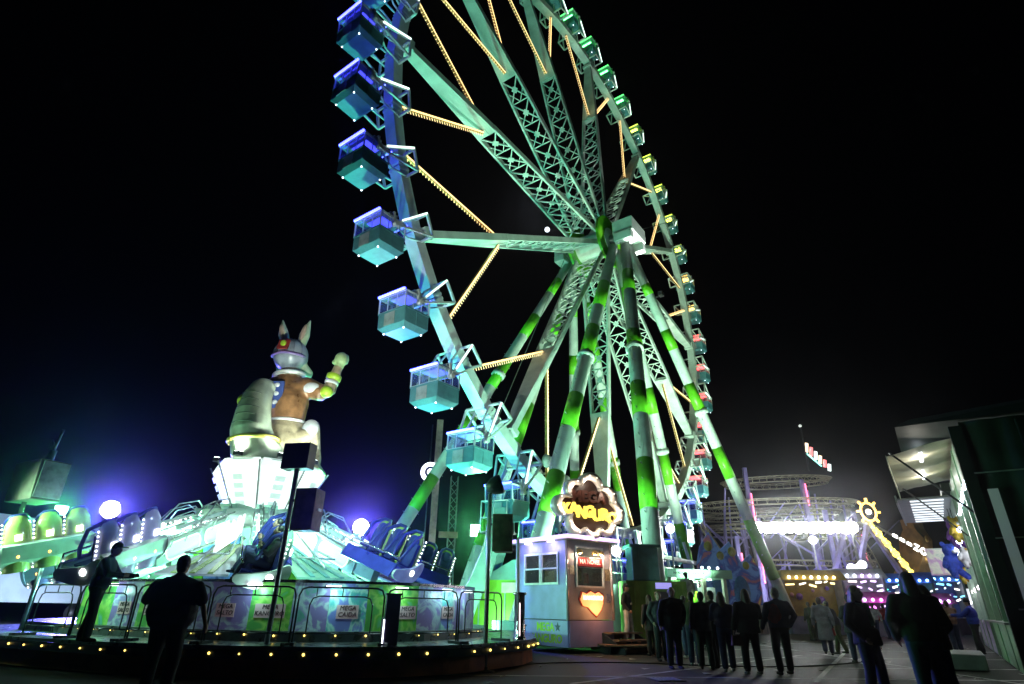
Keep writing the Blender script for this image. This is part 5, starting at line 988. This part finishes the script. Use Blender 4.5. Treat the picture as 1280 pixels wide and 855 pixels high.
# far lights at the end of the aisle
for i, (x, y, w_, l) in enumerate(((33.5, 49, 3.4, 'far pale canopy glowing white at the end of the aisle'), (36.5, 50, 2.6, 'far white lit booth beside the glowing canopy'))):
    t = thing('far_kiosk', l, 'kiosk', (x, y, 0), R_(-20)); MB().hexa([(-w_/2, -1, 2.2), (w_/2, -1, 2.2), (w_/2, 1, 2.2), (-w_/2, 1, 2.2), (-w_/2+.4, -.4, 3.1), (w_/2-.4, -.4, 3.1), (w_/2-.4, .4, 3.1), (-w_/2+.4, .4, 3.1)]).build('canopy', glow('far_canopy', (.85, .9, 1), 1.1, True), t); MB().box((0, .3, 1.1), (w_-.4, .8, 2.2)).build('body', M_offwhite, t)
    for j in range(5): MB().ball((-w_/2+.3+j*.6, -1.05, 2.1), .14, 8, 6).build('bulb', glow('far_bulb', (.9, .92, 1), 12, False), t)
# pale trailer behind the ride, drop tower
tr = thing('pale_trailer', 'long pale blue trailer roof behind the jumping ride', 'trailer', (-29.0, 38, 0), R_(-3)); tr.scale = (1, 1, 1.06); MB().box((0, 0, 2.7), (14, 2.6, 3.4)).build('body', paint('pale_blue_body', (.42, .5, .6), .45, 0, .1, 1), tr); MB().hexa([(-7.1, -1.4, 4.4), (7.1, -1.4, 4.4), (7.1, 1.4, 4.4), (-7.1, 1.4, 4.4), (-7.0, -1.2, 6.2), (6.8, -1.2, 4.7), (6.8, 1.2, 4.7), (-7.0, 1.2, 6.2)]).build('roof', MATS['pale_blue_body'], tr); MB().box((3.2, -1.33, 4.3), (1.6, .06, .7)).build('window', paint('violet_window', (.1, .08, .25), .2), tr)
MB().box((-1, -6.2, .3), (.4, .3, .3)).build('trailer_fill_lamp', M_black, tr); spot('trailer_fill_beam', (-1, -6.1, .6), (1, -1, 5), 2200, (.6, .75, 1), 120, .6, .2, tr)  # lamp added to wash light over the trailer side
for x in (-5, -3.4, 4, 5.4): MB().lathe([(0, -.14), (.5, -.14), (.5, .14), (0, .14)], 16, (x, -1.2, .5), RX).build('wheel', M_black, tr)
dt = thing('drop_tower', 'slim white lattice tower with a round lit badge behind the wheel leg', 'tower', (-6.4, 50, 0), R_(10))
MB().beam((0, 0, 0), (0, 0, 16.5), .55).build('lit_column', paint('pale_column', (.7, .7, .62), .4), dt)
lt = MB()
for s in (-.3, .3):
    for q in (-.3, .3): lt.beam((1.6+s, q, 0), (1.6+s, q, 11.5), .08)
for i in range(16): lt.beam((1.3, -.3, .7*i), (1.9, -.3, .7*i+.7), .05); lt.beam((1.9, -.3, .7*i), (1.3, -.3, .7*i+.7), .05)
lt.build('lattice_mast', M_steel, dt); MB().tube((-.65, -.2, 0), (-.65, -.2, 16), .06, n=6).build('cable', M_steel, dt)
MB().lathe([(0, 0), (.85, 0), (.85, .15), (0, .15)], 24, (-.55, -.35, 11.7), RX).build('badge', glow('white_badge', (.85, .85, 1), 3, True), dt); MB().lathe([(.3, -.02), (.5, -.02)], 20, (-.55, -.53, 11.7), RX).build('badge_ring', M_navy, dt)
spot('column_beam', (0, -2.2, .4), (0, -.2, 9), 900, (1, .95, .9), 50, .5, .1, dt); MB().box((0, -2.2, .2), (.3, .3, .3)).build('lamp_housing', M_black, dt)
MB().box((1.3, -.5, 6.6), (1.6, .1, .5)).build('sign_plate', paint('pale_plate', (.5, .5, .35), .5), dt)
# moon
mn = thing('moon', 'small white moon in the night sky between the wheel spokes', 'moon', (64, 900, 657.7)); MB().ball((0, 0, 0), 5.2, 20, 14).build('disc', glow('moon_face', (.85, .92, 1), 1.6, False), mn)
# ------------------------------------------------------------------ people (local -y is the way a person faces)
def cloth(n, c): return paint('cloth_'+n, c, .85, 0, .22, 7, .15)
SKIN = [paint('skin_a', (.42, .25, .18), .55, 0, .08, 6), paint('skin_b', (.34, .19, .13), .55, 0, .08, 6)]
HAIR = {'black': paint('hair_black', (.012, .010, .009), .5, 0, .2, 20), 'brown': paint('hair_brown', (.06, .032, .018), .5, 0, .2, 20), 'fair': paint('hair_fair', (.30, .20, .10), .5, 0, .2, 20), 'grey': paint('hair_grey', (.30, .29, .27), .5, 0, .2, 20)}
CL = {'black': cloth('black', (.022, .022, .025)), 'navy': cloth('navy', (.03, .035, .085)), 'jeans': cloth('jeans', (.05, .07, .15)), 'grey': cloth('grey', (.2, .21, .25)), 'white': cloth('white', (.55, .53, .52)), 'brown': cloth('brown', (.16, .095, .055)), 'blue': cloth('blue', (.03, .05, .38)), 'red': cloth('red', (.4, .04, .035)), 'green': cloth('green', (.12, .28, .2)), 'olive': cloth('olive', (.06, .065, .03)), 'charcoal': cloth('charcoal', (.06, .062, .068)), 'darkjeans': cloth('darkjeans', (.03, .038, .09)), 'shoe': cloth('shoe', (.02, .02, .02)), 'sneaker': cloth('sneaker', (.45, .45, .44))}
def person(label, x, y, rz, h=1.72, top='black', legs='darkjeans', hair='brown', pose='down', z=0., wide=1., stride=.0, long_hair=False, coat=0., bald=False, hat=None, shoe='shoe', skin=0, scarf=None, sleeves=True, rot=None, group=None, lean=0., stance=.1, yoke=None, shirt=False):
    t = thing('person', label, 'person', (x, y, z), R_(rz), group)
    if rot: t.rotation_euler = rot
    wide *= 1.12; s = h/1.75; f = wide; sit = pose == 'sit'; rn = random.Random(label); sway = rn.uniform(-.04, .04) if not sit else 0; tw = R_(rn.uniform(-22, 22)) if not sit else 0; drop = rn.uniform(-.02, .02)
    if not stride and not sit: stride = rn.uniform(-.09, .09)
    if not lean and not sit: lean = rn.uniform(-.05, .07)
    def Q(a, b, c):
        if not sit and c > .9: b -= (c-.9)*lean
        if not sit and c > .8: a += sway*min(1, (c-.8)/.3)
        if not sit and c > 1.3 and abs(a) > .08: c += drop*(1 if a > 0 else -1)
        return V((a*s, b*s, c*s))
    if sit:
        dz = -.85
        hip = [Q(q*.095, 0, .93+dz) for q in (-1, 1)]; knee = [Q(q*.11, -.46, .96+dz) for q in (-1, 1)]; ank = [Q(q*.1, -.52-.05*q, .52+dz) for q in (-1, 1)]
    else:
        dz = 0
        hip = [Q(q*.095, 0, .93) for q in (-1, 1)]; knee = [Q(q*(stance+.005), q*stride*.45-.03, .50) for q in (-1, 1)]; ank = [Q(q*stance*1.15, q*stride+(.0), .09+(.05 if q*stride > .12 else 0)) for q in (-1, 1)]
    Z = lambda v: v+dz
    sh = [Q(q*.185*(1+(f-1)*.8), .02, Z(1.42-.09*(f-1))) for q in (-1, 1)]
    EE = {'down': ((.255, .05, 1.15), (.265, -.03, .92)), 'pocket': ((.27, .08, 1.17), (.20, -.06, .97)), 'phone': ((.25, -.02, 1.14), (.09, -.24, 1.22)), 'lean': ((.23, -.16, 1.16), (.13, -.40, 1.16)), 'sit': ((.25, -.10, 1.18), (.14, -.25, 1.26)), 'reach': ((.22, -.2, 1.2), (.18, -.46, 1.2)), 'fold': ((.26, -.04, 1.16), (.0, -.2, 1.15))}
    second = rn.choice(('down', 'pocket', 'fold')) if pose in ('down', 'pocket') and stride < .15 else pose
    ar_ = [EE[pose], EE[second]]
    if rn.random() < .5: ar_ = ar_[::-1]
    elb = [Q(q*ar_[i][0][0]*(1+(f-1)*.8), ar_[i][0][1]-q*stride*.35, Z(ar_[i][0][2])) for i, q in ((0, -1), (1, 1))]; wri = [Q(q*ar_[i][1][0]*(1+(f-1)*.8), ar_[i][1][1]-q*stride*.8, Z(ar_[i][1][2])) for i, q in ((0, -1), (1, 1))]
    hc = Q(0, -.015, Z(1.635)); nk = Q(0, .012, Z(1.46))
    # body: one continuous skin surface
    HR = Matrix.Rotation(tw, 3, 'Z'); HV = lambda *v: HR @ V(v)*s
    b = MB(); b.ball(hc, (.076*s, .096*s, .112*s), 14, 10); b.ball(hc+HV(0, -.025, -.06), (.056*s, .066*s, .062*s), 12, 8); cap(b, [nk, hc+V((0, .01, -.05))*s], [.056*s, .052*s], 10)
    cap(b, [hc+HV(0, -.088, .012), hc+HV(0, -.112, -.022)], [.012*s, .017*s], 6)
    b.ball(hc+HV(0, -.092, -.062), (.025*s, .012*s, .010*s), 8, 6)
    for q in (-1, 1): b.ball(hc+HV(q*.078, .012, -.005), (.014*s, .026*s, .034*s), 8, 6)
    b.ball(Q(0, .015, Z(1.25)), (.15*s, .10*s, .24*s), 12, 8); b.ball(Q(0, .01, Z(1.0)), (.14*s, .10*s, .16*s), 12, 8)
    for i in (0, 1):
        cap(b, [sh[i], elb[i], wri[i]], [.048*s, .040*s, .028*s], 8); cap(b, [hip[i], knee[i], ank[i]], [.075*s, .052*s, .036*s], 8)
        q = (-1, 1)[i]; d = (wri[i]-elb[i]).normalized(); side = V((q, 0, 0)); side = (side-d*side.dot(d)).normalized(); fw_ = d.cross(side)
        pc = wri[i]+d*.05*s; b.ball(pc, (.030*s, .036*s, .044*s), 10, 6)
        for k, ln in enumerate((.062, .072, .067, .052)):
            o = pc+d*.03*s+fw_*(k-1.5)*.019*s; cap(b, [o, o+d*ln*.55*s, o+d*ln*.9*s-side*.018*s], [.0105*s, .010*s, .009*s], 6)
        cap(b, [pc-d*.015*s+fw_*.03*s*(1 if q > 0 else -1), pc+d*.03*s+fw_*.052*s*(1 if q > 0 else -1)], [.012*s, .010*s], 6)
    bo_ = place('body', fuse(b, 'body', .015, 2), t); bo_.data.materials.append(SKIN[skin])
    e = MB()
    for q in (-1, 1): e.ball(hc+HV(q*.030, -.083, .012), .011*s, 6, 5)
    e.build('eyes', M_black, t, kind='stuff')
    # jacket
    j = MB(); j.ball(Q(0, .015, Z(1.26)), (.205*s*f, .135*s*f, .235*s), 16, 10); j.ball(Q(0, .005, Z(1.06)), (.185*s*f, .135*s*f*(1+.25*(f-1)), .19*s), 16, 10); cap(j, [sh[0], sh[1]], [.072*s, .072*s], 10); cap(j, [Q(0, .015, Z(1.40)), Q(0, .012, Z(1.485))], [.09*s, .068*s], 12)
    for i in (0, 1): cap(j, [Q(0, .015, Z(1.44)), sh[i]], [.085*s, .07*s], 10); cap(j, [sh[i], elb[i], wri[i]] if sleeves else [sh[i], sh[i].lerp(elb[i], .8)], [.084*s, .070*s, .054*s] if sleeves else [.082*s, .078*s], 10)
    if coat: j.lathe([(0, 1.1*s), (.17*s*f, 1.1*s), (.185*s*f, .95*s), ((.19+.06*coat)*s*f, (.95-coat)*s), (0, (.95-coat)*s)], 18)
    else: j.ball(Q(0, .0, .97), (.178*s*f, .132*s*f, .13*s), 16, 8) if not sit else None
    jo = place('shirt' if shirt else 'jacket', fuse(j, 'jacket', .019, 4), t); jo.data.materials.append(CL[top])
    if yoke: MB().ball(Q(.10, .02, 1.2), (.125*s*f, .150*s*f, .26*s), 14, 8).build('side_panel', CL[yoke], jo); 
    l = MB(); l.ball(Q(0, .005, Z(.93)), (.165*s*f, .125*s*f, .12*s), 14, 8)
    for i in (0, 1): cap(l, [hip[i], knee[i], ank[i]+V((0, 0, .035))*s], [.104*s*(.5+.5*f), .086*s, .078*s], 10)
    lo = place('trousers', fuse(l, 'trousers', .019, 3), t); lo.data.materials.append(CL[legs])
    for i in (0, 1):
        o = MB(); a = ank[i]; pt = V((0, -.1, -.04)) if not sit else V((0, -.09, -.05)); cap(o, [a+V((0, .03, -.045))*s, a+V((0, -.06, -.052))*s, a+V((0, -.15, -.060))*s], [.043*s, .042*s, .030*s], 8); cap(o, [a, a+V((0, 0, .03))*s], [.044*s, .044*s], 8)
        so_ = place('shoe', fuse(o, 'shoe', .014, 2), t); so_.data.materials.append(CL[shoe])
    if not bald:
        g = MB(); g.ball(hc+HV(0, .022, .022), (.088*s, .096*s, .108*s), 14, 8)
        if long_hair: cap(g, [hc+V((0, .05, 0))*s, hc+V((0, .085, -.13))*s, hc+V((0, .10, -.30))*s], [.085*s, .085*s, .05*s], 10); [cap(g, [hc+V((q*.07, .02, 0))*s, hc+V((q*.085, .03, -.16))*s], [.035*s, .04*s], 8) for q in (-1, 1)]
        else: g.ball(hc+HV(0, .045, -.04), (.072*s, .065*s, .075*s), 12, 8)
        place('hair', fuse(g, 'hair', .014, 2), t).data.materials.append(HAIR[hair])
    if hat:
        k = MB(); k.lathe([(.094*s, .0), (.097*s, .02*s), (.088*s, .07*s), (.05*s, .11*s), (0, .118*s)], 16, hc+V((0, .0, .03))*s); k.box(hc+V((0, -.13, .045))*s, (.14*s, .11*s, .012*s)) if hat == 'cap' else k.lathe([(.094*s, 0), (.105*s, -.03*s), (.1*s, .03*s)], 16, hc+V((0, 0, .03))*s); k.build('hat', CL['black'], t, kind=None)
    if scarf: n = 20; MB().path([nk+V((.1*cos(2*pi*i/n), .085*sin(2*pi*i/n)-.005, .02*sin(2*pi*i/n)))*s for i in range(n)], .035*s, 8, closed=True).build('scarf', CL[scarf], t); MB().beam(nk+V((.04, -.13, .0))*s, nk+V((.06, -.17, -.32))*s, .09*s, .02*s, (0, 1, 0)).build('scarf_end', CL[scarf], t)
    return t
person('broad man in black short sleeves watching the ride with his back turned', -4.9, 9.25, 176, 1.92, 'black', 'black', 'black', 'down', wide=1.58, stance=.16, sleeves=False, shirt=True)
person('dark figure leaning on a barrier at the edge of the ride deck', -8.1, 12.3, 108, 1.78, 'navy', 'black', 'black', 'lean', .56, 1.12, .08, lean=.16, hat='cap')
person('man in white trousers and black jacket standing on the low platform', 3.95, 20.75, 62, 1.76, 'black', 'white', 'black', 'pocket', .267, hat='cap')
person('woman in a black hooded coat in the queue before the green container', 4.45, 19.6, 200, 1.68, 'black', 'black', 'black', 'down', long_hair=True, coat=.25)
person('pale-faced man in the queue looking over the bald man', 4.25, 17.7, 10, 1.74, 'charcoal', 'black', 'brown', 'pocket')
person('bald man in a long dark jacket facing away from the queue', 4.02, 15.5, 8, 1.8, 'black', 'charcoal', 'black', 'pocket', bald=True, wide=1.1, coat=.15, skin=1)
person('short person in grey jacket and jeans half hidden inside the queue', 5.35, 19.0, 190, 1.66, 'grey', 'jeans', 'black', 'phone', shoe='sneaker')
person('young man in an olive jacket standing in the queue', 4.75, 16.3, 150, 1.7, 'olive', 'darkjeans', 'black', 'phone', shoe='sneaker')
person('person in black with pale collar beside the pay box', 5.15, 15.9, 215, 1.73, 'black', 'black', 'black', 'pocket', skin=1, coat=.3, wide=1.08)
person('person turned sideways in the queue beside the pale collar', 4.78, 15.5, 170, 1.69, 'charcoal', 'black', 'black', 'down', coat=.1)
person('attendant in a white shirt with dark bun on the pay box podium', 7.1, 24.4, 185, 1.66, 'white', 'black', 'black', 'down', .95, shirt=True, hat='cap')
person('girl with long brown hair and navy jacket walking to the pay box', 5.15, 15.05, 172, 1.68, 'navy', 'jeans', 'brown', 'phone', long_hair=True, stride=.12, shoe='sneaker')
person('woman in a long black coat and wide trousers with her back turned', 5.5, 14.5, 182, 1.74, 'black', 'black', 'brown', 'down', long_hair=True, coat=.12, wide=1.2, stance=.13, shoe='sneaker')
person('grey-haired man in a navy and red jacket with his back turned', 6.25, 14.6, 186, 1.78, 'navy', 'black', 'grey', 'pocket', wide=1.2, stride=.1, stance=.15, yoke='red')
person('woman in a long grey coat walking towards the lit stalls', 10.45, 20.9, 160, 1.72, 'grey', 'darkjeans', 'brown', 'down', coat=.5, stride=.15)
person('stooping person in black beside the long grey coat', 11.15, 21.4, 220, 1.62, 'black', 'olive', 'black', 'reach', stride=.2, lean=.35)
person('person in a dark winter coat paired with a shorter companion', 9.9, 18.15, 182, 1.74, 'charcoal', 'darkjeans', 'black', 'pocket', coat=.2, wide=1.1)
person('shorter companion in a pale jacket beside the dark winter coat', 10.65, 18.85, 178, 1.64, 'white', 'jeans', 'fair', 'down', long_hair=True)
person('fair-haired woman with a pale green scarf facing the crowd', 5.75, 10.2, 28, 1.69, 'black', 'darkjeans', 'fair', 'down', scarf='green', coat=.1, long_hair=True)
person('tall long-haired person in a black jacket and navy trousers', 5.4, 8.3, 165, 1.8, 'black', 'darkjeans', 'black', 'pocket', long_hair=True, wide=1.12, stride=.12)
person('companion in black behind the tall long-haired person', 6.35, 9.5, 195, 1.68, 'black', 'darkjeans', 'black', 'pocket', long_hair=True, coat=.1)
person('person in a brown coat striding across the asphalt past the stalls', 8.85, 13.6, 150, 1.71, 'brown', 'black', 'black', 'down', stride=.3, coat=.2)
person('person in a brown hooded jacket at the stall counter', 16.6, 23.6, 170, 1.74, 'brown', 'darkjeans', 'brown', 'reach', stride=.06)
person('person in a bright blue hooded jacket leaning on the stall counter', 16.9, 22.9, 220, 1.8, 'blue', 'black', 'black', 'reach', wide=1.15, hat='beanie')
person('olive-jacketed person in front of the gold roofed stall', 14.9, 31.0, 190, 1.7, 'olive', 'olive', 'brown', 'down')
person('person in red in front of the violet stall', 15.9, 32.4, 170, 1.7, 'red', 'black', 'black', 'down')
person('distant figure in dark clothes walking down the aisle', 27.4, 40.2, 170, 1.74, 'black', 'black', 'black', 'down', stride=.2)
person('second distant figure following down the aisle', 28.3, 40.6, 185, 1.7, 'charcoal', 'black', 'black', 'down', stride=.15)
person('person in a pale jacket strolling in front of the turquoise stall', 19.5, 33.5, 175, 1.72, 'white', 'jeans', 'brown', 'down', stride=.2)
person('person in a red jacket beside the pale jacket', 20.4, 34.0, 190, 1.7, 'red', 'darkjeans', 'black', 'down', stride=.12)
person('person in a charcoal coat between the stalls and the ship ride', 22.5, 35.5, 160, 1.74, 'charcoal', 'jeans', 'brown', 'pocket')
person('two-tone jacketed person by the low magenta stall', 17.6, 31.5, 200, 1.68, 'grey', 'darkjeans', 'fair', 'down', long_hair=True)
cf = cars[296]; mr = Matrix.Translation(cf.location+V((AX, AY, 0))) @ cf.rotation_euler.to_matrix().to_4x4() @ Matrix.Scale(CARS, 4)
for i, (xx, l, tp, lg) in enumerate(((.54, 'rider in dark clothes in the outer seat with legs dangling', 'black', 'darkjeans'), (0, 'rider with bent knees in the middle seat', 'charcoal', 'jeans'))):
    p = mr @ V((xx, -.02, -.02)); person(l, p.x, p.y, 0, 1.78, tp, lg, 'black', 'sit', p.z, rot=cf.rotation_euler.copy(), group=None)
# things carried
def backpack(x, y, z, rz, m, label):
    t = thing('backpack', label, 'backpack', (x, y, z), R_(rz)); b = MB(); b.ball((0, 0, 0), (.16, .1, .23), 14, 10); b.ball((0, .02, -.08), (.17, .12, .16), 14, 8); place('bag', fuse(b, 'bag', .016, 3), t).data.materials.append(CL[m]); MB().ball((0, .11, -.08), (.11, .05, .1), 10, 6).build('pocket', CL['charcoal'], t)
    for q in (-1, 1): MB().path([(q*.1, -.06, .2), (q*.11, -.14, .24), (q*.12, -.26, .1)], .02, 6).build('strap', CL['black'], t)
backpack(6.28, 14.83, 1.22, 6, 'charcoal', 'charcoal backpack on the grey-haired man')
backpack(9.92, 18.4, 1.18, 2, 'olive', 'olive backpack on the person in the dark winter coat')
def handbag(x, y, z, rz, m, label):
    t = thing('handbag', label, 'handbag', (x, y, z), R_(rz)); bevel(MB().hexa([(-.15, -.06, -.12), (.15, -.06, -.12), (.15, .06, -.12), (-.15, .06, -.12), (-.12, -.03, .1), (.12, -.03, .1), (.12, .03, .1), (-.12, .03, .1)]).build('bag', CL[m], t), .02); MB().path([(-.1, 0, .1), (-.08, 0, .28), (.08, 0, .28), (.1, 0, .1)], .012, 6).build('handle', CL['black'], t)
handbag(5.22, 14.5, .68, 0, 'brown', 'brown handbag beside the woman in wide trousers'); handbag(10.75, 20.95, .70, 60, 'red', 'red handbag beside the long grey coat')
def phone(x, y, z, rz, label):
    t = thing('phone', label, 'phone', (x, y, z), R_(rz)); MB().box((0, 0, 0), (.075, .01, .155), Matrix.Rotation(R_(-35), 3, 'X')).build('case', M_black, t); MB().box((0, .0075, .004), (.066, .003, .14), Matrix.Rotation(R_(-35), 3, 'X')).build('screen', glow('phone_screen', (.7, .85, 1), 1.8, False), t)
phone(5.11, 15.32, 1.22, -8, 'lit phone held by the girl with long brown hair'); phone(4.87, 16.53, 1.22, -30, 'lit phone held by the young man in the queue')
# ------------------------------------------------------------------ haze
hz = MB().box((20, 60, 16), (220, 190, 34)); ho = hz.build('haze', M_white, kind='stuff'); ho.data.materials.clear()
hm = bpy.data.materials.new('haze_air'); hm.use_nodes = True; n = hm.node_tree.nodes; n.remove(n['Principled BSDF'])
pv = n.new('ShaderNodeVolumePrincipled'); pv.inputs['Density'].default_value = .00034; pv.inputs['Anisotropy'].default_value = .955; pv.inputs['Color'].default_value = (.9, .93, 1, 1)
hm.node_tree.links.new(pv.outputs[0], n['Material Output'].inputs['Volume']); ho.data.materials.append(hm); ho['label'] = 'thin night haze over the fairground'

bpy.data.scenes.remove(TMP)
